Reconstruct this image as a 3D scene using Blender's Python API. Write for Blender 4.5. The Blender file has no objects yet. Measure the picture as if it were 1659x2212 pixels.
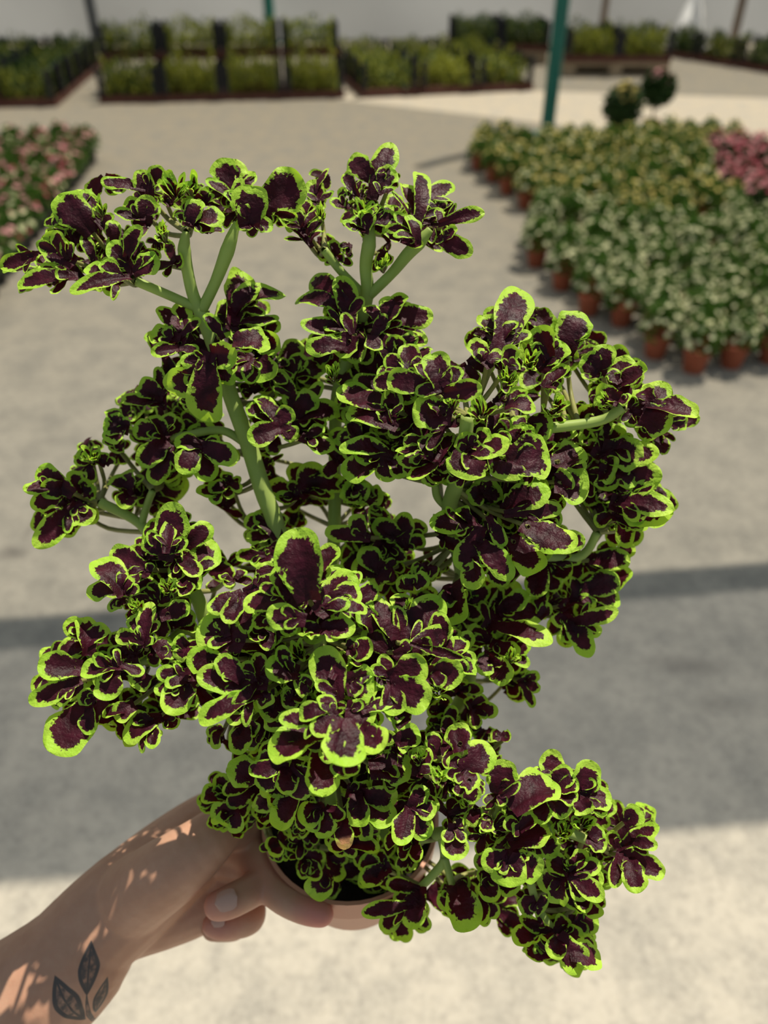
import bpy, bmesh, math, random
import numpy as np
from mathutils import Vector, Matrix

# ------------------------------------------------------------------ camera, world, sun, exposure
R = math.radians
scene = bpy.context.scene
COL = scene.collection
W_PX, H_PX, F_PX = 1659.0, 2212.0, 1661.0
PITCH = R(38.0)
CAM = Vector((0, 0, 1.5))
RIGHT = Vector((1, 0, 0))
UP = Vector((0, math.sin(PITCH), math.cos(PITCH)))
FWD = Vector((0, math.cos(PITCH), -math.sin(PITCH)))

cd = bpy.data.cameras.new('camera')
cam = bpy.data.objects.new('camera', cd)
COL.objects.link(cam)
cam.location = CAM
cam.rotation_euler = (R(90) - PITCH, 0, 0)
cd.sensor_fit = 'VERTICAL'
cd.sensor_height = 34.6
cd.lens = F_PX / H_PX * 34.6
cd.clip_start = 0.02
cd.dof.use_dof = True
cd.dof.focus_distance = 0.385
cd.dof.aperture_fstop = 5.2
scene.camera = cam

world = bpy.data.worlds.new('sky')
scene.world = world
world.use_nodes = True
bgn = world.node_tree.nodes['Background']
bgn.inputs[0].default_value = (0.72, 0.87, 1.0, 1)
bgn.inputs[1].default_value = 0.37

SUN = Vector((0.33, 0.31, 0.89)).normalized()        # towards the sun
sd = bpy.data.lights.new('sun', 'SUN')
sd.energy = 6.3
sd.angle = R(0.6)
sd.color = (1.0, 0.92, 0.77)
sun = bpy.data.objects.new('sun_offscreen', sd)          # the open sky's sun
COL.objects.link(sun)
sun.location = (3, 3, 9)
sun.rotation_euler = SUN.to_track_quat('Z', 'Y').to_euler()

scene.view_settings.view_transform = 'Standard'
scene.view_settings.look = 'None'
scene.view_settings.gamma = 1
scene.view_settings.use_curve_mapping = False
scene.view_settings.exposure = 0.0

rnd = random.Random(7)

# ------------------------------------------------------------------ pixel helpers
def ray(x, y):
    return RIGHT * ((x - W_PX / 2) / F_PX) + UP * ((H_PX / 2 - y) / F_PX) + FWD
def P(x, y, d):
    return CAM + ray(x, y) * d
def G(x, y, z=0.0):
    r = ray(x, y)
    return CAM + r * ((z - CAM.z) / r.z)
def to_px(p):
    q = p - CAM
    d = q.dot(FWD)
    return (q.dot(RIGHT) / d * F_PX + W_PX / 2, H_PX / 2 - q.dot(UP) / d * F_PX, d)

# ------------------------------------------------------------------ object helpers
def tag(o, label=None, cat=None, group=None, kind=None):
    if label: o['label'] = label
    if cat: o['category'] = cat
    if group: o['group'] = group
    if kind: o['kind'] = kind
    return o
def empty(name, loc=(0, 0, 0), rz=0):
    o = bpy.data.objects.new(name, None)
    COL.objects.link(o)
    o.location = loc
    o.rotation_euler = (0, 0, rz)
    o.empty_display_size = 0.05
    return o
def link(name, me, parent=None, loc=(0, 0, 0), rot=(0, 0, 0), scale=None):
    o = bpy.data.objects.new(name, me)
    COL.objects.link(o)
    o.location = loc
    o.rotation_euler = rot
    if scale is not None: o.scale = scale
    if parent: o.parent = parent
    return o

class MB:
    """collects verts / faces / material indices for one mesh"""
    def __init__(self):
        self.v, self.f, self.mi = [], [], []
    def add(self, vs, fs, mi=0):
        k = len(self.v)
        self.v += [tuple(p) for p in vs]
        self.f += [tuple(i + k for i in q) for q in fs]
        self.mi += [mi] * len(fs)
        return k
    def box(self, x0, x1, y0, y1, z0, z1, mi=0):
        vs = [(x, y, z) for z in (z0, z1) for y in (y0, y1) for x in (x0, x1)]
        self.add(vs, [(0, 2, 3, 1), (4, 5, 7, 6), (0, 1, 5, 4), (2, 6, 7, 3), (0, 4, 6, 2), (1, 3, 7, 5)], mi)
    def tube(self, pts, rad, n=8, mi=0, cap=True):
        pts = [Vector(p) for p in pts]
        rings = []
        a = None
        for i, p in enumerate(pts):
            t = (pts[min(i + 1, len(pts) - 1)] - pts[max(i - 1, 0)]).normalized()
            if a is None:
                a = t.orthogonal().normalized()
            a = (a - t * a.dot(t)).normalized()
            b = t.cross(a)
            r = rad[i] if isinstance(rad, (list, tuple)) else rad
            rings.append([p + (a * math.cos(2 * math.pi * k / n) + b * math.sin(2 * math.pi * k / n)) * r for k in range(n)])
        vs = [q for rg in rings for q in rg]
        fs = []
        for i in range(len(pts) - 1):
            for k in range(n):
                k2 = (k + 1) % n
                fs.append((i * n + k, i * n + k2, (i + 1) * n + k2, (i + 1) * n + k))
        if cap:
            fs.append(tuple(reversed(range(n))))
            fs.append(tuple((len(pts) - 1) * n + k for k in range(n)))
        self.add(vs, fs, mi)
    def lathe(self, prof, n=24, mi=0):
        vs = [(r * math.cos(2 * math.pi * k / n), r * math.sin(2 * math.pi * k / n), z) for r, z in prof for k in range(n)]
        fs = []
        for i in range(len(prof) - 1):
            for k in range(n):
                k2 = (k + 1) % n
                fs.append((i * n + k, i * n + k2, (i + 1) * n + k2, (i + 1) * n + k))
        fs.append(tuple(reversed(range(n))))
        self.add(vs, fs, mi)
    def mesh(self, name, mats, smooth=False):
        me = bpy.data.meshes.new(name)
        me.from_pydata(self.v, [], self.f)
        for m in (mats if isinstance(mats, (list, tuple)) else [mats]):
            me.materials.append(m)
        me.polygons.foreach_set('material_index', self.mi)
        if smooth:
            me.polygons.foreach_set('use_smooth', [True] * len(self.f))
        me.update()
        return me

def catmull(pts, sub=6):
    out = []
    n = len(pts)
    for i in range(n - 1):
        p0, p1, p2, p3 = pts[max(i - 1, 0)], pts[i], pts[i + 1], pts[min(i + 2, n - 1)]
        for s in range(sub):
            t = s / sub
            out.append(0.5 * ((2 * p1) + (p2 - p0) * t + (2 * p0 - 5 * p1 + 4 * p2 - p3) * t * t + (3 * p1 - p0 - 3 * p2 + p3) * t ** 3))
    out.append(pts[-1])
    return out

# ------------------------------------------------------------------ materials
def new_mat(name):
    m = bpy.data.materials.new(name)
    m.use_nodes = True
    nt = m.node_tree
    nt.nodes.clear()
    out = nt.nodes.new('ShaderNodeOutputMaterial')
    return m, nt, out
def N(nt, typ, **kw):
    n = nt.nodes.new(typ)
    for k, v in kw.items():
        if k.startswith('i_'):
            key = k[2:]
            key = int(key) if key.isdigit() else key.replace('_', ' ')
            n.inputs[key].default_value = v
        else:
            setattr(n, k, v)
    return n
def math_n(nt, op, a, b=None, c=None):
    n = nt.nodes.new('ShaderNodeMath')
    n.operation = op
    for i, s in enumerate((a, b, c)):
        if s is None: continue
        if isinstance(s, (int, float)): n.inputs[i].default_value = s
        else: nt.links.new(s, n.inputs[i])
    return n.outputs[0]
def mixc(nt, fac, a, b):
    n = nt.nodes.new('ShaderNodeMix')
    n.data_type = 'RGBA'
    for sock, s in ((n.inputs[0], fac), (n.inputs[6], a), (n.inputs[7], b)):
        if isinstance(s, tuple): sock.default_value = (*s, 1) if len(s) == 3 else s
        elif isinstance(s, (int, float)): sock.default_value = s
        else: nt.links.new(s, sock)
    return n.outputs[2]
def noise(nt, scale, detail=3, rough=0.55, vec=None, dist=0.0):
    n = N(nt, 'ShaderNodeTexNoise')
    n.inputs['Scale'].default_value = scale
    n.inputs['Detail'].default_value = detail
    n.inputs['Roughness'].default_value = rough
    n.inputs['Distortion'].default_value = dist
    if vec is None:
        tc = N(nt, 'ShaderNodeTexCoord')
        vec = tc.outputs['Object']
    nt.links.new(vec, n.inputs['Vector'])
    return n.outputs[0]
def maprange(nt, v, a, b, c=0.0, d=1.0):
    n = N(nt, 'ShaderNodeMapRange')
    nt.links.new(v, n.inputs[0])
    for i, q in enumerate((a, b, c, d)): n.inputs[i + 1].default_value = q
    return n.outputs[0]

def simple(name, col, rough=0.6, var=0.15, scale=20, spec=0.3, trans=0.0, metal=0.0, bump=0.0):
    m, nt, out = new_mat(name)
    b = N(nt, 'ShaderNodeBsdfPrincipled')
    nz = noise(nt, scale, 3)
    c = mixc(nt, nz, tuple(x * (1 - var) for x in col), tuple(min(1, x * (1 + var)) for x in col))
    nt.links.new(c, b.inputs['Base Color'])
    b.inputs['Roughness'].default_value = rough
    b.inputs['Specular IOR Level'].default_value = spec
    b.inputs['Metallic'].default_value = metal
    if bump:
        bp = N(nt, 'ShaderNodeBump')
        bp.inputs['Strength'].default_value = bump
        bp.inputs['Distance'].default_value = 0.01
        nt.links.new(nz, bp.inputs['Height'])
        nt.links.new(bp.outputs[0], b.inputs['Normal'])
    if trans:
        t = N(nt, 'ShaderNodeBsdfTranslucent')
        nt.links.new(c, t.inputs[0])
        mx = N(nt, 'ShaderNodeMixShader')
        mx.inputs[0].default_value = trans
        nt.links.new(b.outputs[0], mx.inputs[1])
        nt.links.new(t.outputs[0], mx.inputs[2])
        nt.links.new(mx.outputs[0], out.inputs[0])
    else:
        nt.links.new(b.outputs[0], out.inputs[0])
    return m

def leaf_material(name, lime_a, lime_b):
    m, nt, out = new_mat(name)
    tc = N(nt, 'ShaderNodeTexCoord')
    at = N(nt, 'ShaderNodeAttribute', attribute_name='margin')
    n1 = noise(nt, 330, 3, 0.62, tc.outputs['Object'], 0.4)
    v = math_n(nt, 'ADD', at.outputs['Fac'], math_n(nt, 'MULTIPLY', math_n(nt, 'SUBTRACT', n1, 0.5), 0.85))
    mask = maprange(nt, v, -0.02, 0.05)                     # 0 margin, 1 dark centre
    n2 = noise(nt, 130, 4, 0.6, tc.outputs['Object'])
    n2c = maprange(nt, n2, 0.35, 0.7)
    n3 = noise(nt, 60, 2, 0.5, tc.outputs['Object'])
    dark = mixc(nt, n2c, (0.020, 0.0022, 0.0065), (0.066, 0.0075, 0.020))
    lime = mixc(nt, maprange(nt, n3, 0.3, 0.7), lime_a, lime_b)
    dry = N(nt, 'ShaderNodeAttribute', attribute_name='dry')
    top = mixc(nt, dry.outputs['Fac'], mixc(nt, mask, lime, dark), mixc(nt, n2c, (0.42, 0.20, 0.085), (0.62, 0.38, 0.19)))
    under = mixc(nt, mask, (0.30, 0.44, 0.12), (0.17, 0.12, 0.07))
    geo = N(nt, 'ShaderNodeNewGeometry')
    col = mixc(nt, geo.outputs['Backfacing'], top, under)
    b = N(nt, 'ShaderNodeBsdfPrincipled')
    nt.links.new(col, b.inputs['Base Color'])
    b.inputs['Roughness'].default_value = 0.5
    b.inputs['Specular IOR Level'].default_value = 0.2
    bp = N(nt, 'ShaderNodeBump')
    bp.inputs['Strength'].default_value = 0.8
    bp.inputs['Distance'].default_value = 0.0016
    nb = noise(nt, 420, 2, 0.5, tc.outputs['Object'])
    nt.links.new(math_n(nt, 'ADD', n2, math_n(nt, 'MULTIPLY', nb, 0.4)), bp.inputs['Height'])
    nt.links.new(bp.outputs[0], b.inputs['Normal'])
    t = N(nt, 'ShaderNodeBsdfTranslucent')
    nt.links.new(mixc(nt, mask, (0.50, 0.78, 0.04), (0.10, 0.006, 0.004)), t.inputs[0])
    mx = N(nt, 'ShaderNodeMixShader')
    nt.links.new(maprange(nt, mask, 0, 1, 0.42, 0.25), mx.inputs[0])
    nt.links.new(b.outputs[0], mx.inputs[1])
    nt.links.new(t.outputs[0], mx.inputs[2])
    nt.links.new(mx.outputs[0], out.inputs[0])
    return m

def film_material(name, transp, transl, diff, tint, clear=(1.0, 1.0, 0.98)):
    """greenhouse film: part clear, part diffusing, part reflecting"""
    m, nt, out = new_mat(name)
    a = N(nt, 'ShaderNodeBsdfTransparent'); a.inputs[0].default_value = (*[transp * q for q in clear], 1)
    b = N(nt, 'ShaderNodeBsdfTranslucent')
    nz = noise(nt, 0.9, 4, 0.6)
    c = mixc(nt, nz, tuple(x * transl * 0.85 for x in tint), tuple(x * transl * 1.15 for x in tint))
    nt.links.new(c, b.inputs[0])
    d = N(nt, 'ShaderNodeBsdfDiffuse'); d.inputs[0].default_value = (*[x * diff for x in tint], 1)
    s1 = N(nt, 'ShaderNodeAddShader'); s2 = N(nt, 'ShaderNodeAddShader')
    nt.links.new(a.outputs[0], s1.inputs[0]); nt.links.new(b.outputs[0], s1.inputs[1])
    nt.links.new(s1.outputs[0], s2.inputs[0]); nt.links.new(d.outputs[0], s2.inputs[1])
    nt.links.new(s2.outputs[0], out.inputs[0])
    return m

def concrete_material():
    m, nt, out = new_mat('concrete')
    tc = N(nt, 'ShaderNodeTexCoord')
    o = tc.outputs['Object']
    big = noise(nt, 1.1, 4, 0.6, o)
    mid = noise(nt, 7, 5, 0.65, o)
    fine = noise(nt, 90, 4, 0.7, o)
    sep = N(nt, 'ShaderNodeSeparateXYZ'); nt.links.new(o, sep.inputs[0])
    far = maprange(nt, math_n(nt, 'ADD', sep.outputs[1], math_n(nt, 'MULTIPLY', big, 2.5)), 3.6, 8.0)
    base = mixc(nt, far, (0.41, 0.375, 0.315), (0.36, 0.30, 0.215))      # bare concrete, dusty soil film further in
    c1 = mixc(nt, maprange(nt, mid, 0.42, 0.66), base, (0.25, 0.235, 0.205))
    spots = maprange(nt, mid, 0.66, 0.78)
    c2 = mixc(nt, math_n(nt, 'MULTIPLY', spots, 0.55), c1, (0.16, 0.15, 0.14))
    m25 = noise(nt, 34, 5, 0.7, o)
    c2 = mixc(nt, maprange(nt, m25, 0.47, 0.66, 0.0, 0.6), c2, (0.20, 0.185, 0.165))
    c3 = mixc(nt, maprange(nt, fine, 0.35, 0.65, 0.0, 0.5), c2, (0.48, 0.445, 0.385))
    # stains of their own shape: oil ring, blotches
    col = c3
    for (px, py, rx, ry, k) in ((28, 1194, 0.045, 0.030, 0.75), (1490, 1440, 0.10, 0.035, 0.55), (1560, 1520, 0.08, 0.03, 0.4), (60, 1150, 0.012, 0.05, 0.4)):
        g = G(px, py)
        dx = math_n(nt, 'DIVIDE', math_n(nt, 'SUBTRACT', sep.outputs[0], g.x), rx)
        dy = math_n(nt, 'DIVIDE', math_n(nt, 'SUBTRACT', sep.outputs[1], g.y), ry)
        d = math_n(nt, 'SQRT', math_n(nt, 'ADD', math_n(nt, 'MULTIPLY', dx, dx), math_n(nt, 'MULTIPLY', dy, dy)))
        d = math_n(nt, 'ADD', d, math_n(nt, 'MULTIPLY', math_n(nt, 'SUBTRACT', mid, 0.5), 3.2))
        f = maprange(nt, d, 0.25, 1.3, k * 0.8, 0.0)
        col = mixc(nt, f, col, (0.10, 0.09, 0.085))
    b = N(nt, 'ShaderNodeBsdfPrincipled')
    nt.links.new(col, b.inputs['Base Color'])
    b.inputs['Roughness'].default_value = 0.9
    b.inputs['Specular IOR Level'].default_value = 0.2
    bp = N(nt, 'ShaderNodeBump'); bp.inputs['Strength'].default_value = 0.25; bp.inputs['Distance'].default_value = 0.003
    nt.links.new(math_n(nt, 'ADD', fine, mid), bp.inputs['Height'])
    nt.links.new(bp.outputs[0], b.inputs['Normal'])
    nt.links.new(b.outputs[0], out.inputs[0])
    return m

M = {}
M['leaf'] = leaf_material('coleus_leaf', (0.34, 0.62, 0.045), (0.56, 0.80, 0.10))
M['stem'] = simple('green_stem', (0.46, 0.60, 0.16), 0.5, 0.15, 60, 0.3, 0.4)
M['petiole'] = simple('petiole', (0.30, 0.30, 0.10), 0.5, 0.35, 90, 0.3, 0.2)
M['pot'] = simple('terracotta_plastic', (0.52, 0.25, 0.16), 0.45, 0.12, 40, 0.4)
M['pot_bg'] = simple('terracotta_pot', (0.33, 0.085, 0.04), 0.55, 0.2, 14, 0.3)
M['pot_black'] = simple('black_plastic', (0.02, 0.02, 0.022), 0.45, 0.2, 14, 0.4)
M['soil'] = simple('soil', (0.018, 0.014, 0.011), 0.95, 0.5, 150, 0.1, bump=0.5)
M['foliage'] = simple('bedding_foliage', (0.095, 0.20, 0.030), 0.55, 0.5, 12, 0.3, 0.25)
M['foliage_lt'] = simple('young_foliage', (0.38, 0.40, 0.05), 0.55, 0.45, 5, 0.3, 0.3)
M['foliage_md'] = simple('olive_foliage', (0.16, 0.20, 0.032), 0.55, 0.45, 5, 0.3, 0.25)
M['foliage_dk'] = simple('dark_foliage', (0.04, 0.085, 0.02), 0.55, 0.4, 9, 0.3, 0.2)
M['cream'] = simple('cream_petal', (0.92, 0.90, 0.55), 0.6, 0.06, 30, 0.2, 0.15)
M['yellow'] = simple('yellow_petal', (0.92, 0.74, 0.24), 0.6, 0.1, 30, 0.2, 0.15)
M['pink'] = simple('pink_petal', (0.90, 0.40, 0.42), 0.6, 0.2, 9, 0.2, 0.15)
M['rose'] = simple('rose_petal', (0.62, 0.10, 0.16), 0.6, 0.3, 9, 0.2, 0.3)
M['crate'] = simple('crate_plastic', (0.018, 0.019, 0.022), 0.5, 0.3, 6, 0.35)
M['tray_brown'] = simple('brown_tray', (0.10, 0.035, 0.025), 0.6, 0.3, 6, 0.3)
M['wood'] = simple('pallet_wood', (0.36, 0.28, 0.19), 0.85, 0.25, 8, 0.15)
M['green_steel'] = simple('green_steel', (0.015, 0.16, 0.125), 0.4, 0.15, 5, 0.4)
M['grey_steel'] = simple('grey_steel', (0.10, 0.11, 0.12), 0.5, 0.2, 5, 0.4)
M['brown_steel'] = simple('rusty_steel', (0.22, 0.17, 0.13), 0.6, 0.25, 5, 0.3)
M['white_film'] = simple('white_film', (0.93, 0.93, 0.93), 0.4, 0.03, 5, 0.4, 0.15)
M['film_wall'] = film_material('film_wall', 0.02, 0.21, 0.26, (0.94, 0.97, 1.0))
M['film_shade'] = film_material('film_shade', 0.21, 0.11, 0.2, (0.95, 0.98, 1.0), (0.95, 1.0, 1.10))
M['film_roof'] = film_material('film_roof', 0.45, 0.09, 0.12, (1.0, 0.98, 0.93))
M['concrete'] = concrete_material()

# ------------------------------------------------------------------ the setting
mb = MB(); mb.box(-14, 14, -4, 24, -0.1, 0)
tag(link('floor', mb.mesh('floor', M['concrete'])), 'worn grey and beige concrete greenhouse floor', 'floor', kind='structure')

# roof: each edge is where the shade on the floor, followed up the sun's ray, meets the roof
ROOF = 3.0
def up_sun(g, z=ROOF):
    return g + SUN * ((z - g.z) / SUN.z)
def roof_line(p, q):
    a, b = up_sun(G(*p)), up_sun(G(*q))
    s = (b.y - a.y) / (b.x - a.x)
    return lambda x: a.y + s * (x - a.x)
edge = roof_line((0, 1912), (1659, 1782))
bar0 = roof_line((0, 1400), (1659, 1268))
bar1 = roof_line((0, 1345), (1659, 1222))
def strip(f0, f1, name, mat, z, thick=0.004):
    m = MB()
    xs = [-13 + i * 1.3 for i in range(21)]
    vs, fs = [], []
    for x in xs:
        for f, dz in ((f0, 0), (f1, 0)):
            vs.append((x, f(x), z))
    for i in range(len(xs) - 1):
        fs.append((2 * i, 2 * i + 2, 2 * i + 3, 2 * i + 1))
    m.add(vs, fs)
    o = link(name, m.mesh(name, mat))
    return o
tag(strip(edge, bar0, 'ceiling_shade_film', M['film_shade'], ROOF), 'double layer of shading film over the near roof bay', 'roof', kind='structure')
vent0 = roof_line((830, 226), (1659, 322))
vent1 = roof_line((830, 186), (1659, 212))
tag(strip(bar1, vent0, 'ceiling_film_near', M['film_roof'], ROOF), 'clear greenhouse film roof between gutter and open vent', 'roof', kind='structure')
tag(strip(vent1, lambda x: max(13.6, vent1(x) + 0.1), 'ceiling_film', M['film_roof'], ROOF), 'clear greenhouse film roof over the far bays', 'roof', kind='structure')
m = MB()
vs = []
for x in (-13, 13):
    for f in (bar0, bar1):
        for z in (ROOF - 0.05, ROOF + 0.03):
            vs.append((x, f(x), z))
m.add(vs, [(0, 1, 3, 2), (4, 6, 7, 5), (0, 4, 5, 1), (2, 3, 7, 6), (0, 2, 6, 4), (1, 5, 7, 3)])
tag(link('trim_1', m.mesh('roof_gutter', M['grey_steel'])), 'grey steel roof gutter between two film bays', 'gutter', kind='structure')

def film_wall(name, a, b, h, folds, amp, seed, label):
    r = random.Random(seed)
    a, b = Vector(a), Vector(b)
    L = (b - a).length
    d = (b - a) / L
    nrm = Vector((-d.y, d.x, 0))
    nx, nz = int(L * 9), 16
    ph = [(r.uniform(0.6, folds), r.uniform(0, 6.3), r.uniform(0.3, 1)) for _ in range(6)]
    m = MB(); vs = []; fs = []
    for i in range(nx + 1):
        for k in range(nz + 1):
            s, z = L * i / nx, h * k / nz
            w = sum(q * math.sin(f * s + p + 0.5 * z * math.sin(p * 3)) for f, p, q in ph) / 6 * amp
            w += amp * 0.6 * math.sin(1.7 * s + 1.3 * z + seed)
            vs.append(a + d * s + nrm * w + Vector((0, 0, z)))
    for i in range(nx):
        for k in range(nz):
            q = i * (nz + 1) + k
            fs.append((q, q + nz + 1, q + nz + 2, q + 1))
    m.add(vs, fs)
    return tag(link(name, m.mesh(name, M['film_wall'], True)), label, 'wall', kind='structure')
film_wall('wall_back', (-9.5, 13.4, 0), (6.4, 13.4, 0), 1.5, 5, 0.10, 3, 'grey translucent plastic film back wall of the greenhouse')
film_wall('wall_left', (-9.5, 1.0, 0), (-9.5, 13.4, 0), 3.0, 5, 0.08, 8, 'grey plastic film side wall beyond the dark crates')
film_wall('wall_right', (6.4, 13.4, 0), (7.4, 4.0, 0), 3.0, 5, 0.08, 5, 'pale plastic film side wall of the greenhouse')

def post(name, px, py_base, dist, rad, mat, label, lean=0.0):
    r = ray(px, py_base); t = dist / r.y
    x = r.x * t
    m = MB()
    m.tube([(0, 0, 0), (lean, 0, ROOF)], rad, 12)
    m.box(-rad * 1.8, rad * 1.8, -rad * 1.8, rad * 1.8, 0, 0.012)
    return tag(link(name, m.mesh(name, mat, False), loc=(x, dist, 0)), label, 'post')
post('steel_post', 1186, 245, 7.15, 0.058, M['green_steel'], 'green painted steel post standing behind the cream flower block')
post('steel_post', 214, 110, 12.3, 0.07, M['grey_steel'], 'dark grey steel post at the gap between the crate blocks')
post('steel_post', 583, 50, 12.9, 0.075, M['green_steel'], 'green post against the film wall behind stacked crates')
post('steel_post', 1302, 50, 12.9, 0.05, M['brown_steel'], 'thin brownish post against the film wall behind the pallets')
post('steel_post', 1590, 60, 12.7, 0.06, M['brown_steel'], 'brownish grey post behind the dark curved crate row')

# crumpled heap of white film at the wall foot
mb = MB()
r = random.Random(4)
vs, fs = [], []
nu, nv = 20, 9
for k in range(nv + 1):
    t = k / nv
    for i in range(nu):
        a = math.pi + math.pi * i / (nu - 1)
        rr = (0.36 * (1 - t) ** 1.2 + 0.02) * (1 + 0.28 * math.sin(5 * a + 3 * t) + 0.14 * math.sin(9 * a + 1))
        vs.append((rr * 0.8 * math.cos(a) + 0.12 * t, rr * 1.6 * math.sin(a), 0.74 * t))
for k in range(nv):
    for i in range(nu - 1):
        j = i + 1
        fs.append((k * nu + i, k * nu + j, (k + 1) * nu + j, (k + 1) * nu + i))
mb.add(vs, fs)
g = P(1468, 88, 1); q = (g - CAM); t = 12.95 / q.y
tag(link('film_heap', mb.mesh('film_heap', M['white_film']), loc=(q.x * t, 12.95, 0)), 'crumpled white plastic film standing against the back wall', 'plastic film')

# ------------------------------------------------------------------ potted bedding flowers
def leaf_blade(mb, p, d, nrm, L, w, mi):
    s = d.cross(nrm).normalized() * w
    mid = p + d * (L * 0.55) + nrm * (0.12 * L)
    tip = p + d * L
    mb.add([p, mid + s, tip, mid - s, mid - nrm * (0.1 * L)], [(0, 4, 1), (1, 4, 2), (0, 3, 4), (3, 2, 4)], mi)
def sphere_dir(r, lo=0.0):
    while True:
        v = Vector((r.gauss(0, 1), r.gauss(0, 1), r.gauss(0, 1))).normalized()
        if v.z >= lo: return v
def pot_mesh(name, mat, r0=0.040, r1=0.058, h=0.10, wall=0.004):
    m = MB()
    m.lathe([(r0, 0), (r1 - 0.004, h - 0.018), (r1, h - 0.017), (r1 + 0.001, h), (r1 - wall, h), (r1 - wall - 0.002, h - 0.018), (r0, 0.07), (0.002, 0.07)], 14)
    return m.mesh(name, mat)
def foliage_mesh(name, mat, seed, rad, hgt, n, L):
    r = random.Random(seed); m = MB()
    for i in range(n):
        v = sphere_dir(r, -0.15)
        k = r.uniform(0.45, 1.0) ** 0.5
        p = Vector((v.x * rad * k, v.y * rad * k, 0.095 + max(0, v.z + 0.15) * hgt * k))
        d = (v + Vector((r.uniform(-.6, .6), r.uniform(-.6, .6), r.uniform(-.2, .6)))).normalized()
        leaf_blade(m, p - d * L * 0.4, d, d.orthogonal().cross(d).normalized() if r.random() < .5 else (Vector((0, 0, 1)) - d * d.z).normalized(), L * r.uniform(.7, 1.25), L * r.uniform(.26, .4), 0)
    return m.mesh(name, mat)
def flower_mesh(name, mats, seed, rad, hgt, n, fr):
    r = random.Random(seed); m = MB()
    for i in range(n):
        v = sphere_dir(r, 0.05)
        c = Vector((v.x * rad * 1.02, v.y * rad * 1.02, 0.10 + (v.z + 0.12) * hgt))
        nn = (v + Vector((r.uniform(-.4, .4), r.uniform(-.4, .4), 0.5))).normalized()
        a = nn.orthogonal().normalized(); b = nn.cross(a)
        f = fr * r.uniform(.75, 1.2)
        ph = r.uniform(0, 6)
        mi = r.randrange(len(mats))
        vs = [c]
        for k in range(10):
            ang = ph + k * math.pi / 5
            q = f * (1.0 if k % 2 == 0 else 0.6)
            vs.append(c + (a * math.cos(ang) + b * math.sin(ang)) * q + nn * (f * 0.3 if k % 2 == 0 else 0.1 * f))
        m.add(vs, [(0, k, k % 10 + 1) for k in range(1, 11)], mi)
    return m.mesh(name, mats)

POTS = {'terra': pot_mesh('flower_pot', M['pot_bg']), 'black': pot_mesh('flower_pot', M['pot_black'])}
FOL = [foliage_mesh('foliage', M['foliage'], 10 + i, 0.084, 0.120, 150, 0.042) for i in range(5)]
FOL_DK = [foliage_mesh('foliage', M['foliage_dk'], 20 + i, 0.084, 0.12, 130, 0.044) for i in range(3)]
FLO = {
    'cream': [flower_mesh('blossoms', [M['cream']], 30 + i, 0.088, 0.115, 32 + 3 * i, 0.0145) for i in range(5)],
    'yellow': [flower_mesh('blossoms', [M['yellow'], M['yellow'], M['cream']], 40 + i, 0.088, 0.12, 30 + 3 * i, 0.0145) for i in range(4)],
    'pink': [flower_mesh('blossoms', [M['pink'], M['pink'], M['rose'], M['cream']], 50 + i, 0.088, 0.12, 15 + 2 * i, 0.020) for i in range(4)],
    'rose': [flower_mesh('blossoms', [M['pink'], M['rose']], 60 + i, 0.088, 0.14, 28, 0.018) for i in range(3)],
}
def potted(x, y, col, pot, label, group, s=1.0, r=rnd):
    o = empty('potted_flower', (x, y, 0), r.uniform(0, 6.28))
    s *= r.uniform(0.93, 1.08)
    link('flower_pot', POTS[pot], o)
    f = link('foliage', r.choice(FOL if col != 'rose' else FOL_DK), o, scale=(s, s, s * r.uniform(.9, 1.15)))
    b = link('blossoms', r.choice(FLO[col]), o, scale=f.scale)
    return tag(o, label, 'potted plant', group)
def inside(p, poly):
    x, y = p; c = False
    for i in range(len(poly)):
        (x1, y1), (x2, y2) = poly[i], poly[i - 1]
        if (y1 > y) != (y2 > y) and x < (x2 - x1) * (y - y1) / (y2 - y1) + x1: c = not c
    return c
def visible(x, y, z=0.15, m=90):
    px, py, d = to_px(Vector((x, y, z)))
    return -m < px < W_PX + m and -m < py < H_PX + m
BED_R = [(0.62, 6.35), (0.90, 4.85), (0.80, 4.45), (0.80, 4.0), (1.16, 2.74), (1.50, 2.83), (2.1, 2.75), (3.6, 4.6), (3.1, 5.5), (2.75, 6.2), (2.5, 6.65)]
PINK_R = [(2.25, 5.95), (2.12, 5.0), (2.2, 4.45), (3.8, 4.3), (3.1, 5.6), (2.80, 6.1)]
ang = R(14)
ca, sa = math.cos(ang), math.sin(ang)
spots = []
SP = 0.172
for i in range(-40, 60):
    for k in range(-5, 60):
        u, v = i * SP + (k % 2) * SP * 0.5, k * SP * 0.93
        x, y = u * ca - v * sa + 1.9, u * sa + v * ca + 2.2
        if inside((x, y), BED_R) and visible(x, y):
            spots.append((x + rnd.uniform(-.012, .012), y + rnd.uniform(-.012, .012)))
spots.sort(key=lambda s: s[1])
n_ind = 0
rest = []
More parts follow.
